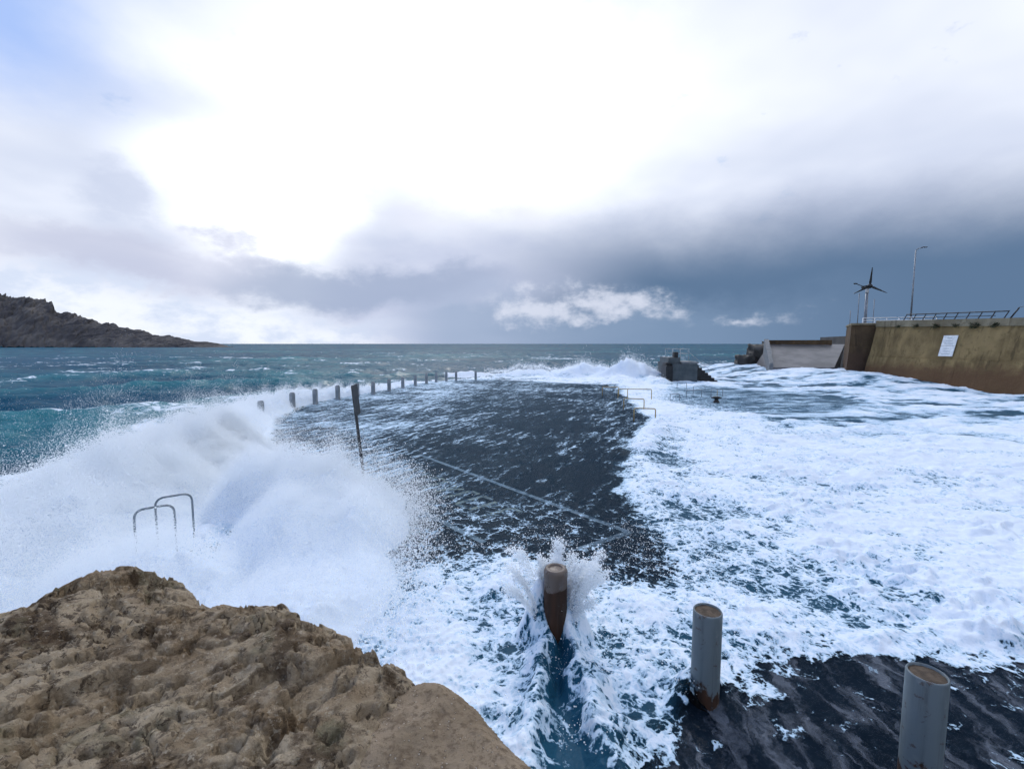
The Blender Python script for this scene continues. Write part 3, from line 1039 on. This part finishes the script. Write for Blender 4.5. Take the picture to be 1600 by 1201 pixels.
# coarse drops thrown ahead of the burst, on its right flank
n = 26000
t = rng.rand(n)
px_ = np.interp(t, [0, .25, .5, .75, 1], [-4.0, -2.4, -1.75, -1.55, -1.2])
py_ = np.interp(t, [0, .25, .5, .75, 1], [9.9, 9.4, 8.2, 6.6, 4.6])
pz_ = np.interp(t, [0, .25, .5, .75, 1], [0.95, 0.55, 0.40, 0.35, 0.25])
P = np.stack([px_ + rng.normal(0, 0.26, n) + 0.2 * fbm(py_ * 3, px_ * 3, 3, 310), py_ + rng.normal(0, 0.28, n), np.abs(pz_ * rng.rand(n) * 1.5 + rng.normal(0, 0.06, n)) + 0.02], -1)
droplets('flying_drops', P, 0.003 + 0.008 * rng.rand(n) ** 4, 'coarse white drops flying ahead of the big spray burst')

# crown of water where the surge strikes the rusted bollard
n = 46000
bx, by = BOLLARDS[0]
NJ = 34
ja = rng.uniform(-0.5, math.pi + 0.5, NJ)
jr = 0.08 + 0.40 * rng.rand(NJ) ** 1.6
jh = 0.45 + 0.55 * rng.rand(NJ)
ji = rng.randint(0, NJ, n)
tt = rng.rand(n) ** 0.8
ang = ja[ji] + rng.normal(0, 0.035 + 0.05 * tt, n)
rr = 0.13 + jr[ji] * tt
zz = 0.10 + jh[ji] * tt * (1.9 - 0.95 * tt) + rng.normal(0, 0.012 + 0.02 * tt, n)
P = np.stack([bx + rr * np.cos(ang) + rng.normal(0, 0.008 + 0.012 * tt, n), by + 0.8 * rr * np.sin(ang) + rng.normal(0, 0.008 + 0.012 * tt, n), np.maximum(zz, 0.05)], -1)
droplets('splash_crown', P, 0.0016 + 0.0075 * rng.rand(n) ** 4, 'white crown of splash thrown up behind the rusted bollard')

# torn foam flecks over the near surge
n = 12000
x = rng.uniform(-1.6, 3.2, n)
y = rng.uniform(3.2, 7.6, n)
k = (fbm(x * 1.3, y * 1.3, 3, 320) > 0.0) & (sdpoly(x, y, FRONT) > 0.1)
x, y = x[k], y[k]
P = np.stack([x, y, 0.13 + rng.exponential(0.05, len(x))], -1)
droplets('foam_flecks', P, 0.002 + 0.005 * rng.rand(len(x)) ** 3, 'small white flecks tossed up from the foam before the bollards')

# spray at the breaker beside the pier
n = 160000
x = rng.uniform(-3, 16, n).astype(np.float32)
y = rng.uniform(35, 50, n).astype(np.float32)
b = breaker(x, y)
k = rng.rand(n) < np.clip(b, 0, 1)
x, y, b = x[k], y[k], b[k]
z = b * (0.85 + 0.5 * fbm(x * .8, y * .8, 4, 160)) + rng.exponential(0.16, len(x)) * b
droplets('breaker_spray', np.stack([x, y, z], -1), 0.006 + 0.014 * rng.rand(len(x)) ** 2, 'white spray leaping off the breaker left of the pier block')


# ------------------------------------------------------------------ foreground rock and mortar ledge
def rock_mesh(name, outline, ztop, mat, seed, rough, res=0.011, smooth_edge=0.22, label=None):
    xs = np.arange(-4.6, 0.75, res)
    ys = np.arange(-0.6, 3.1, res)
    X, Y = np.meshgrid(xs, ys)
    wx = X + rough * (0.07 * fbm(X * 2.2, Y * 2.2, 5, seed) + 0.012 * fbm(X * 11, Y * 11, 3, seed + 7))
    wy = Y + rough * (0.07 * fbm(X * 2.2 + 31, Y * 2.2, 5, seed + 9) + 0.012 * fbm(X * 11, Y * 11 + 9, 3, seed + 15))
    d = sdpoly(wx, wy, outline)
    top = ztop(X, Y)
    # tilted beds broken into ledges, solution pits, cracks
    bx_ = X * 0.62 + Y * 0.78
    by_ = -X * 0.78 + Y * 0.62
    warpn = fbm(X * 1.6, Y * 1.6, 5, seed + 20)
    bed = by_ * 2.6 + 0.9 * warpn
    fl = np.floor(bed * 2.2)
    saw = bed * 2.2 - fl
    ledges = saw ** 3
    rid = 1 - np.abs(fbm(bx_ * 2.0 + 0.5 * warpn, by_ * 4.2, 5, seed + 30, 0.6)) * 2.4
    crack = sst(1 - np.abs(fbm(bx_ * 1.5 + 3, by_ * 2.8 + warpn, 5, seed + 70, 0.62)) * 9, 0.2, 1.0)
    pit_small = sst(fbm(X * 7.0, Y * 10.0, 4, seed + 40, 0.62), 0.22, 0.40)
    hollow = sst(fbm(bx_ * 1.8 + 4, by_ * 3.2, 5, seed + 50, 0.6), 0.24, 0.36)
    grit = fbm(X * 20, Y * 20, 4, seed + 60, 0.65)
    relief = rough * (0.07 * fbm(X * 1.2, Y * 1.2, 3, seed + 25) + 0.022 * ledges + 0.014 * rid - 0.035 * pit_small - 0.070 * hollow - 0.032 * crack + 0.007 * grit)
    if rough < 0.5:
        relief = 0.05 * fbm(X * 2.2, Y * 2.2, 4, seed) + 0.010 * fbm(X * 14, Y * 14, 4, seed + 3, 0.6)
    edge = np.clip(d / smooth_edge + 1, 0, 1)
    Z = top + relief - (0.10 if rough > 0.5 else 0.05) * edge ** 2
    outd = np.clip(d, 0, None)
    Z = np.where(d > 0, Z - outd * 9.0, Z)
    Z = np.maximum(Z, -0.3)
    keep = d < 0.30
    F = grid_faces(len(ys), len(xs), keep)
    V = np.stack([X, Y, Z], -1).reshape(-1, 3)
    V, F = compact(V, F)
    me = from_arrays(name, V, F)
    return mesh_obj(name, me, mat, smooth=rough < 0.5)


ROCK = [(-4.6, -0.5), (-4.6, 1.5), (-3.4, 1.95), (-2.70, 2.31), (-2.62, 2.60), (-2.42, 2.82), (-2.10, 2.80), (-1.80, 2.56), (-1.52, 2.49), (-1.29, 2.49), (-1.10, 2.37), (-0.80, 2.24), (-0.56, 2.05), (-0.38, 1.86), (-0.37, 1.66), (-0.50, 1.45), (-0.5, 1.0), (-0.4, -0.5)]
rk = rock_mesh('rock', ROCK, lambda x, y: 1.84 + 0.05 * np.sin(x * 1.7 + 0.5) - 0.03 * sst(y, 1.2, 2.6) + 0.0 * x, M['rock'], 400, 1.0)
tag(rk, 'big brown pitted limestone rock in the near left corner', 'rock')
LEDGE = [(-0.75, -0.5), (-0.75, 1.2), (-0.66, 1.70), (-0.52, 1.86), (-0.37, 1.88), (-0.26, 1.84), (-0.13, 1.72), (0.0, 1.57), (0.12, 1.45), (0.22, 1.2), (0.28, -0.5)]
lg = rock_mesh('mortar_ledge', LEDGE, lambda x, y: 1.77 + 0.0 * x, M['ledge'], 470, 0.3, smooth_edge=0.12)
tag(lg, 'smoother brown pebbly ledge right of the big limestone rock', 'rock')


# ------------------------------------------------------------------ bollards
def bollard(loc, mat, label, h=0.86, r=0.122, old=False):
    root = empty('bollard', (*loc, 0))
    seg = 40
    prof = [(r, -0.02), (r, h - 0.012), (r - 0.006, h - 0.001), (r - 0.012, h - 0.001), (r - 0.014, h - 0.03)]
    if old:
        prof = [(r, -0.02), (r, h - 0.10), (r * 1.03, h - 0.09), (r * 1.02, h - 0.035), (r * 0.90, h - 0.006), (r * 0.6, h), (r * 0.55, h - 0.02)]
    V, F = [], []
    for i, (rad, z) in enumerate(prof):
        for k in range(seg):
            a = 2 * math.pi * k / seg
            V.append((rad * math.cos(a), rad * math.sin(a), z))
    for i in range(len(prof) - 1):
        for k in range(seg):
            F.append((i * seg + k, i * seg + (k + 1) % seg, (i + 1) * seg + (k + 1) % seg, (i + 1) * seg + k))
    me = bpy.data.meshes.new('pipe')
    me.from_pydata(V, [], F)
    me.update()
    mesh_obj('pipe', me, mat, root, smooth=True)
    rf = (r - 0.0135) if not old else r * 0.57
    zc = h - 0.016 if not old else h - 0.012
    rngb = random.Random(int(loc[0] * 100))
    V = [(0, 0, zc + 0.006)]
    for ring in (0.45, 0.8, 1.0):
        for k in range(24):
            a = 2 * math.pi * k / 24
            V.append((rf * ring * math.cos(a), rf * ring * math.sin(a), zc + rngb.uniform(-0.003, 0.005) - (0.004 if ring == 1 else 0)))
    F = [(0, 1 + k, 1 + (k + 1) % 24) for k in range(24)]
    for i in range(2):
        for k in range(24):
            F.append((1 + i * 24 + k, 1 + (i + 1) * 24 + k, 1 + (i + 1) * 24 + (k + 1) % 24, 1 + i * 24 + (k + 1) % 24))
    me = bpy.data.meshes.new('concrete_fill')
    me.from_pydata(V, [], F)
    me.update()
    mesh_obj('concrete_fill', me, M['fill'] if not old else mat, root, smooth=True)
    return tag(root, label, 'bollard', 'bollards in a row on the quay')


bollard(BOLLARDS[0], M['bollard_old'], 'rusted brown bollard with the surge splitting around it', old=True)
bollard(BOLLARDS[1], M['bollard'], 'grey pipe bollard standing in foam, middle of the near row')
bollard(BOLLARDS[2], M['bollard'], 'nearest grey pipe bollard at the bottom right, on bare wet concrete')

# ------------------------------------------------------------------ posts round the quay's far rim
POSTS = [(-10.5, 19.1), (-10.75, 22.4), (-10.4, 24.2), (-10.0, 26.3), (-9.35, 27.7), (-8.75, 28.9), (-8.3, 31.0), (-7.85, 33.0), (-7.35, 34.9), (-6.85, 36.8), (-6.3, 38.2), (-5.6, 39.2), (-4.85, 39.9), (-3.2, 40.5)]
ordn = ['first', 'second', 'third', 'fourth', 'fifth', 'sixth', 'seventh', 'eighth', 'ninth', 'tenth', 'eleventh', 'twelfth', 'thirteenth', 'last']
for i, p in enumerate(POSTS):
    root = empty('quay_post', (*p, 0), math.atan2(-(p[0]), p[1]) * -1 + 0.2)
    box('shaft', (-0.10, 0.10, -0.10, 0.10, -0.02, 0.78), M['post'], root, 0.015)
    box('cap', (-0.09, 0.09, -0.09, 0.09, 0.782, 0.83), M['post'], root, 0.02)
    where = 'wrapped in spray' if i < 4 else 'against the sea'
    lab = 'square grey concrete post %s, %s from the left along the far rim' % (where, ordn[i])
    if i == 13:
        lab = 'square grey concrete post standing apart at the right end of the far rim'
    tag(root, lab, 'post', 'concrete posts along the far rim of the quay')

# ------------------------------------------------------------------ ladder, sign
lad = empty('quay_ladder', (-5.15, 6.45, 0), R(38))
for k, dy in enumerate((0.0, 0.45)):
    ox = 0.24 * dy / 0.45
    tube('rail', arc_path([(ox - 0.23, dy, -1.2), (ox - 0.23, dy, 0.86), (ox + 0.23, dy, 0.86), (ox + 0.23, dy, -0.02)], 0.13), 0.0155, M['steel'], lad)
for z in (-0.3, -0.6, -0.9):
    tube('rung', [(-0.23, 0.0, z), (0.01, 0.45, z)], 0.016, M['steel'], lad, 8)
tag(lad, 'pair of steel ladder hoops rising out of the white spray', 'ladder')

sg = empty('sign_post', (-3.1, 9.55, 0), R(14))
sg.rotation_euler = (Matrix.Rotation(R(-5.5), 3, 'Y') @ Matrix.Rotation(R(96), 3, 'Z')).to_euler()
tube('pole', [(0, 0, -0.02), (0, 0, 2.34)], 0.032, M['dark_steel'], sg, 12)
box('plate', (-0.25, 0.25, -0.046, -0.036, 1.72, 2.36), M['dark_steel'], sg, 0.003)
for z in (1.86, 2.22):
    box('bracket', (-0.22, 0.22, -0.0355, -0.024, z - 0.02, z + 0.02), M['galv'], sg)
tag(sg, 'dark leaning sign post seen edge-on behind the spray', 'sign')


# ------------------------------------------------------------------ yellow handrails and mooring bollard
def handrail(loc, rz, length, h, label, group, mids=()):
    thin = 0.023 if group == g1 else 0.017
    h = h * (0.74 if group == g1 else 0.62)
    root = empty('handrail', (*loc, 0), rz)
    tube('hoop', arc_path([(0, 0, -0.1), (0, 0, h), (length, 0, h), (length, 0, -0.5)], 0.08, 4), thin, M['yellow'] if thin > 0.02 else M['galv'], root, 8)
    for q in mids:
        tube('stanchion', [(q, 0, -0.1), (q, 0, h - 0.03)], thin, M['yellow'], root, 8)
    return tag(root, label, 'handrail', group)


g1 = 'yellow handrails on the slab steps'
handrail((5.05, 18.9), R(-15), 0.85, 0.75, 'yellow handrail nearest the camera on the right edge of the slab', g1)
handrail((5.45, 22.3), R(-18), 0.95, 0.75, 'yellow handrail second along the right edge of the slab', g1)
handrail((6.15, 26.6), R(-6), 1.9, 0.80, 'long three-legged yellow handrail standing clear in the foam', g1, (0.55,))
handrail((5.6, 28.4), R(-20), 1.0, 0.75, 'farthest yellow handrail by the corner of the slab', g1)
g2 = 'thin handrails in the flooded inlet'
handrail((9.05, 26.2), R(4), 0.55, 0.55, 'small thin handrail at the left tip of the flooded strip', g2)
handrail((10.35, 27.2), R(6), 0.95, 0.75, 'thin handrail left of the dark mooring bollard', g2)
handrail((11.9, 27.4), R(8), 0.75, 0.75, 'thin handrail just behind the dark mooring bollard', g2, (0.4,))
handrail((11.7, 29.6), R(6), 0.8, 0.75, 'thin handrail between mooring bollard and pier stairs', g2)
handrail((11.8, 32.8), R(4), 0.7, 0.70, 'farthest thin handrail, just below the pier block', g2)

mb = empty('mooring_bollard', (11.3, 25.3, 0))
V, F = [], []
prof = [(0.24, -0.05), (0.20, 0.08), (0.15, 0.16), (0.15, 0.28), (0.26, 0.34), (0.30, 0.42), (0.22, 0.49), (0.0, 0.51)]
for r_, z_ in prof:
    for k in range(20):
        a = 2 * math.pi * k / 20
        V.append((r_ * math.cos(a) * 1.15, r_ * math.sin(a), z_))
for i in range(len(prof) - 1):
    for k in range(20):
        F.append((i * 20 + k, i * 20 + (k + 1) % 20, (i + 1) * 20 + (k + 1) % 20, (i + 1) * 20 + k))
me = bpy.data.meshes.new('head')
me.from_pydata(V, [], F)
me.update()
mesh_obj('head', me, M['rubber'], mb, smooth=True)
box('horn', (-0.46, 0.46, -0.06, 0.06, 0.33, 0.43), M['rubber'], mb, 0.02)
mb.scale = (0.62, 0.62, 0.62)
tag(mb, 'squat black mooring bollard in the flooded inlet', 'bollard')

# ------------------------------------------------------------------ pier block
pb = empty('pier_block', (13.3, 38.2, 0), R(-4))
box('body', (0.0, 2.05, 0.0, 5.0, -1.5, 1.55), M['pier'], pb, 0.03)
box('cap_slab', (0.75, 2.10, -0.05, 3.0, 1.553, 1.72), M['pier_pale'], pb, 0.02)
box('upper_block', (-0.25, 0.70, 0.3, 3.2, 1.553, 2.05), M['pier'], pb, 0.03)
box('pedestal', (0.30, 0.62, 0.6, 1.2, 2.053, 2.50), M['pier_black'], pb, 0.02)
box('fender', (-0.55, -0.003, -0.25, 1.4, -1.5, 1.42), M['pier_black'], pb, 0.06)
box('fender', (-0.50, -0.05, 0.1, 1.2, 1.423, 1.62), M['pier_black'], pb, 0.04)
for i in range(7):
    box('step', (2.053 + i * 0.26, 2.053 + (i + 1) * 0.26 - 0.003, 0.5, 2.6, -1.0, 1.40 - i * 0.21), M['pier_black'], pb)
for x_ in (0.42, 1.05, 1.75):
    for y_ in (1.5, 4.0):
        tube('rail_post', [(x_, y_, 1.56), (x_, y_, 2.78)], 0.020, M['rail_grey'], pb, 8)
for z_ in (2.76, 2.35):
    tube('rail_bar', [(0.42, 1.5, z_), (1.75, 1.5, z_)], 0.018, M['rail_grey'], pb, 8)
    tube('rail_bar', [(0.42, 4.0, z_), (1.75, 4.0, z_)], 0.018, M['rail_grey'], pb, 8)
    tube('rail_bar', [(1.75, 1.5, z_), (1.75, 4.0, z_)], 0.018, M['rail_grey'], pb, 8)
tube('stair_rail', [(1.9, 2.5, 2.6), (3.9, 2.5, 0.9)], 0.016, M['rail_grey'], pb, 8)
tag(pb, 'dark concrete pier block with white railing and stairs amid the breakers', 'pier')

# ------------------------------------------------------------------ sea wall, right
# plan line of the wall top (t along), battered 1 m towards the water
wa, wb = Vector((33.9, 19.0)), Vector((31.6, 40.2))
wd = (wb - wa).normalized()
wn = Vector((-wd.y, wd.x))                       # towards the water (-x)
if wn.x > 0:
    wn = -wn
wall_root = empty('sea_wall', (0, 0, 0))


def ztop_at(t):
    return 4.55 + 0.62 * t


def wall_panel(name, t0, t1, z0, z1f, off0, off1, thick, mat, parent):
    """slab between t0..t1 along the wall; off = offset to the water side at bottom/top"""
    P0, P1 = wa.lerp(wb, t0), wa.lerp(wb, t1)
    pts = []
    for z, off in ((z0, off0), (None, off1)):
        for P, t, o in ((P0, t0, off), (P1, t1, off), (P1, t1, -thick), (P0, t0, -thick)):
            q = P + wn * o
            pts.append((q.x, q.y, (z(t) if callable(z) else z) if z is not None else z1f(t)))
    return prism(name, pts, mat, parent, 0.0)


cuts = [-0.35, 0.0, 0.17, 0.33, 0.50, 0.66, 0.83, 1.0]
for i in range(len(cuts) - 1):
    t0, t1 = cuts[i], cuts[i + 1] - 0.0003
    off = 0.006 * (i % 2)
    wall_panel('lower_panel', t0, t1, -1.5, lambda t: 1.9 + 0.25 * t, 1.42 + off, 0.62 + off, 1.0, M['wall'], wall_root)
    wall_panel('upper_panel', t0, t1, lambda t: 1.905 + 0.25 * t, lambda t: ztop_at(t) - 0.52, 0.55 + off, 0.03 + off, 1.0, M['wall'], wall_root)
    wall_panel('coping_stone', t0, t1, lambda t: ztop_at(t) - 0.515, ztop_at, 0.12 + off, 0.10 + off, 0.9, M['coping'], wall_root)
tag(wall_root, 'tall battered olive-brown sea wall on the right', 'wall')

# weeds rooted under the coping
M['weed'] = simple_mat('weed_leaf', (0.020, 0.026, 0.010), (0.050, 0.055, 0.022), 6, 0.8)
rw = random.Random(8)
for i, (t, sz) in enumerate(((0.575, 0.34), (0.63, 0.42), (0.69, 0.30), (0.755, 0.36), (0.83, 0.30), (0.90, 0.26))):
    p = wa.lerp(wb, t) + wn * 0.14
    V, F = [], []
    for k in range(46):
        a, e_ = rw.uniform(-1.2, 1.2), rw.uniform(-0.9, 1.2)
        L_ = sz * rw.uniform(0.4, 1.0)
        d_ = wn * (math.cos(a) * math.cos(e_)) + wd * (math.sin(a))
        tip = Vector((d_.x * L_, d_.y * L_, math.sin(e_) * L_))
        b0 = Vector((wd.x, wd.y, 0)) * rw.uniform(-0.6, 0.6) * sz
        sd = Vector((wd.x, wd.y, 0.4)) * 0.10 * sz
        j = len(V)
        V += [tuple(b0), tuple(b0 + tip * 0.5 + sd), tuple(b0 + tip), tuple(b0 + tip * 0.5 - sd)]
        F.append((j, j + 1, j + 2, j + 3))
    me = bpy.data.meshes.new('weed_tuft')
    me.from_pydata(V, [], F)
    me.update()
    wt = mesh_obj('weed_tuft', me, M['weed'])
    wt.location = (p.x, p.y, ztop_at(t) - 0.50)
    tag(wt, 'dark weed tuft under the sea wall coping, %s from the right' % ordn[i], 'weed', 'weeds rooted under the sea wall coping')

# road deck behind the wall
deck = poly_prism('road', [(34.2, 10), (32.2, 40.0), (36, 46), (42, 64), (90, 75), (90, 10)], 0.0, 4.1, M['road'])
deck.location.x = 0.6
tag(deck, 'road level behind the sea wall', kind='structure')

# white board on the wall
st_ = 0.70
c = wa.lerp(wb, st_)
sb = empty('notice_board', (c.x + wn.x * 0.42, c.y + wn.y * 0.42, 3.05), math.atan2(wd.y, wd.x))
lean = R(14)
for k, (z0, z1) in enumerate(((-0.78, -0.01), (0.01, 0.78))):
    p = box('panel', (-0.50, 0.50, -0.02, 0.02, z0, z1), M['white'], sb, 0.004)
    p.rotation_euler = (lean, 0, 0)
    for q in range(3):
        zz = z0 + 0.15 + q * 0.2
        s = box('print_line', (-0.30 + 0.08 * q, 0.30 - 0.05 * q, 0.0215, 0.024, zz, zz + 0.045), M['print'], p)
tag(sb, 'white two-panel notice board fixed to the sea wall', 'sign')

# railing on the wall
rl = empty('railing', (0, 0, 0))
tops = []
for i in range(10):
    t = 0.57 + i * 0.037
    p = wa.lerp(wb, t) - wn * 0.35
    z = ztop_at(t)
    b = p - wn * 0.0 - wd * 0.28
    tube('post', [(p.x, p.y, z - 0.02), (b.x, b.y, z + 0.50)], 0.032, M['dark_steel'], rl, 8)
    tops.append((b.x, b.y, z + 0.46))
tube('top_rail', tops, 0.038, M['dark_steel'], rl, 8)
tube('mid_rail', [(x, y, z - 0.28) for x, y, z in tops[1:]], 0.022, M['dark_steel'], rl, 8)
tag(rl, 'dark railing with slanted posts along the sea wall top', 'railing')
rl2 = empty('railing', (0, 0, 0))
tops = []
for i in range(6):
    t = 0.553 - i * 0.05
    p = wa.lerp(wb, t) - wn * 0.35
    z = ztop_at(t)
    b = p - wd * 0.45
    tube('post', [(p.x, p.y, z - 0.02), (b.x, b.y, z + 0.66)], 0.045, M['dark_steel'], rl2, 8)
    tops.append((b.x, b.y, z + 0.70))
tube('wire', tops, 0.014, M['dark_steel'], rl2, 6)
tag(rl2, 'taller slanted railing posts with thin wire at the right end of the wall', 'railing')
rl3 = empty('railing', (0, 0, 0))
tops = []
for i in range(7):
    p = Vector((33.6 + 0.9 * i, 44.5 - 0.3 * i))
    z = 5.1
    tube('post', [(p.x, p.y, 4.1), (p.x, p.y, z + 0.55)], 0.045, M['white'], rl3, 8)
    tops.append((p.x, p.y, z + 0.55))
for dz in (0.0, -0.25, -0.5):
    tube('rail', [(x, y, z + dz) for x, y, z in tops], 0.04, M['white'], rl3, 8)
tag(rl3, 'white railing behind the left end of the sea wall', 'railing')

# the farther, darker wall block and the slipway
fw = empty('wall_block', (0, 0, 0))
prism('lower_wall', [(29.6, 41.0, -1), (33.6, 40.3, -1), (36, 46, -1), (33.7, 47, -1), (30.0, 41.1, 2.95), (33.6, 40.35, 2.95), (36, 46, 2.95), (33.8, 47, 2.95)], M['wall2'], fw)
prism('upper_wall', [(30.05, 41.2, 2.953), (33.6, 40.45, 2.953), (36, 46, 2.953), (33.8, 47, 2.953), (30.2, 41.3, 4.85), (33.6, 40.5, 4.85), (36, 46, 4.85), (33.9, 47, 4.85)], M['wall2'], fw)
prism('coping', [(30.1, 41.2, 4.853), (33.6, 40.4, 4.853), (36, 46, 4.853), (33.8, 47, 4.853), (30.1, 41.2, 5.02), (33.6, 40.4, 5.02), (36, 46, 5.02), (33.8, 47, 5.02)], M['coping'], fw)
tag(fw, 'dark brown wall block beyond the left end of the sea wall', 'wall')
sl = empty('slipway', (1.0, 0, 0))
prism('ramp', [(24.9, 46.2, -1), (30.5, 44.6, -1), (36.4, 54, -1), (27.6, 56, -1), (25.2, 46.4, 0.85), (30.5, 45.0, 0.9), (36.4, 52, 3.15), (29.0, 54, 3.15)], M['ramp'], sl)
prism('kerb', [(24.7, 46.0, -1), (25.15, 46.0, -1), (28.9, 54, -1), (28.3, 54, -1), (24.75, 46.1, 1.30), (25.15, 46.1, 1.30), (28.95, 54, 3.75), (28.4, 54, 3.75)], M['pier_pale'], sl)
prism('back_wall', [(29.0, 54.05, 0), (35, 52.05, 0), (35, 52.6, 0), (29, 54.6, 0), (29.0, 54.05, 3.62), (35, 52.05, 3.62), (35, 52.6, 3.62), (29, 54.6, 3.62)], M['wall2'], sl)
tag(sl, 'pale wet concrete slipway ramp below the far wall', 'slipway')


def boulder(loc, size, seed, label):
    bm = bmesh.new()
    bmesh.ops.create_icosphere(bm, subdivisions=4, radius=1.0)
    co = np.array([v.co[:] for v in bm.verts])
    d = 1 + 0.35 * fbm(co[:, 0] * 1.3 + co[:, 2], co[:, 1] * 1.3 - co[:, 2] * 0.7, 4, seed) + 0.12 * fbm(co[:, 0] * 4 + co[:, 2] * 3, co[:, 1] * 4, 3, seed + 5)
    for v, k in zip(bm.verts, d):
        q = Vector((max(-0.8, min(0.8, v.co.x)), max(-0.8, min(0.8, v.co.y)), max(-0.7, min(0.62, v.co.z)))) * float(k)
        v.co = Vector((q.x * size[0], q.y * size[1], q.z * size[2]))
    me = bpy.data.meshes.new('boulder')
    bm.to_mesh(me)
    bm.free()
    o = mesh_obj('boulder', me, M['boulder'], smooth=True)
    o.location = loc
    return tag(o, label, 'boulder', 'dark boulders at the head of the slipway')


boulder((31.4, 57.5, 1.9), (2.1, 2.0, 1.9), 500, 'biggest dark boulder directly behind the slipway')
boulder((35.2, 59.5, 2.4), (3.2, 2.0, 1.5), 510, 'long flat dark boulder right of the biggest one')
boulder((29.0, 57.0, 0.9), (1.4, 1.3, 1.4), 520, 'low dark boulder in the surf left of the slipway')

# ------------------------------------------------------------------ wind turbine, lamp, poles
tb = empty('wind_turbine', (45.6, 60.0, 4.1))
tube('mast', [(0, 0, 0), (0, 0, 5.6)], 0.16, M['galv'], tb, 12)
tube('upper_mast', [(0, 0, 5.6), (0, 0, 6.2)], 0.20, M['white'], tb, 12)
box('nacelle', (-0.22, 0.22, -0.25, 0.8, 6.2, 6.55), M['dark_steel'], tb, 0.06)
tube('guy_pole', [(-0.75, 0.3, 0), (-0.75, 0.3, 5.6)], 0.05, M['galv'], tb, 8)
tube('sensor_arm', [(-1.45, 0, 6.75), (-0.2, 0, 6.3)], 0.05, M['dark_steel'], tb, 8)
box('sensor', (-1.75, -1.35, -0.1, 0.1, 6.70, 6.84), M['dark_steel'], tb, 0.03)
bm = bmesh.new()
bmesh.ops.create_uvsphere(bm, u_segments=16, v_segments=10, radius=0.30)
me = bpy.data.meshes.new('hub')
bm.to_mesh(me)
bm.free()
hub = mesh_obj('hub', me, M['dark_steel'], tb, smooth=True)
hub.location = (0.0, -0.40, 6.42)
for k, ang in enumerate((2, 112, 245)):
    a = R(ang)
    d_ = Vector((math.sin(a), 0, math.cos(a)))
    s_ = Vector((math.cos(a), 0, -math.sin(a)))
    V = []
    for q, (r_, wdt) in enumerate(((0.15, 0.16), (0.5, 0.30), (1.2, 0.20), (2.3, 0.06))):
        for sx, yy in ((-0.5, -0.03), (0.5, -0.05), (0.5, 0.0), (-0.5, 0.03)):
            v = d_ * r_ + s_ * (sx * wdt)
            V.append((v.x, yy - 0.05 * r_, v.z))
    F = [(0, 1, 2, 3), (12, 15, 14, 13)]
    for q in range(3):
        for e in range(4):
            F.append((q * 4 + e, q * 4 + (e + 1) % 4, q * 4 + 4 + (e + 1) % 4, q * 4 + 4 + e))
    me = bpy.data.meshes.new('blade')
    me.from_pydata(V, [], F)
    me.update()
    b_ = mesh_obj('blade', me, M['dark_steel'], tb)
    b_.location = hub.location
tag(tb, 'small three-bladed wind turbine on a mast behind the wall', 'wind turbine')

lp = empty('street_lamp', (38.6, 45.0, 4.1))
tube('pole', [(0, 0, 0), (0, 0, 8.0)], [0.085, 0.05], M['galv'], lp, 10)
tube('arm', [(0, 0, 7.98), (0.25, 0, 8.16), (0.7, 0, 8.26)], 0.04, M['galv'], lp, 8)
box('lamp_head', (0.55, 1.05, -0.09, 0.09, 8.24, 8.33), M['galv'], lp, 0.03)
tag(lp, 'tall single-arm street lamp above the sea wall', 'street lamp')
pp = empty('pole', (40.0, 55.0, 4.1))
tube('shaft', [(0, 0, 0), (0, 0, 3.0)], 0.045, M['galv'], pp, 8)
tag(pp, 'short thin pole left of the wind turbine', 'pole')
pp = empty('pole', (43.2, 55.6, 4.1))
tube('shaft', [(0, 0, 0), (0, 0, 4.4)], 0.045, M['galv'], pp, 8)
tag(pp, 'thin bare pole just right of the wind turbine', 'pole')

# ------------------------------------------------------------------ headland
prof_px = [(-260, 150), (-150, 110), (-60, 82), (0, 78), (50, 75), (86, 66), (90, 58), (95, 55), (150, 38), (200, 27), (240, 19), (270, 15), (290, 11), (320, 6.5), (345, 3.0), (362, 0.0)]
ns, nw = 420, 90
u = np.linspace(-260, 366, ns)
hp = np.interp(u, [p[0] for p in prof_px], [p[1] for p in prof_px])
D0 = 560.0
Xs = (u - 800) / 720 * D0
V = []
S, W = np.meshgrid(np.arange(ns), np.linspace(0, 1, nw))
hh = hp[S] / 720 * D0 * 1.13
dep = 14 + hh * 1.15
yy = D0 + W * dep * 2
xx = (u[S] - 800) / 720 * yy
rise = np.minimum(W * 2, 2 - W * 2).clip(0, 1) ** 0.75
n_ = fbm(xx / 26, yy / 26 + W * 2, 5, 600, 0.55)
n2_ = billow(xx / 11, (yy + W * 40) / 11, 4, 610, 0.55)
zz = -2.0 + (hh + 1.5) * rise * (1 + 0.10 * n_) + (0.25 + 0.06 * hh) * (n_ * 1.2 + (n2_ - 0.6) * 0.9) * np.minimum(1, hh / 3)
yy = yy + 5 * n_
V = np.stack([xx + 2 * n2_, yy, zz], -1).reshape(-1, 3)
me = from_arrays('headland', V, grid_faces(nw, ns))
tag(mesh_obj('headland', me, M['headland'], smooth=False), 'dark rocky headland sloping into the sea on the left', kind='structure')
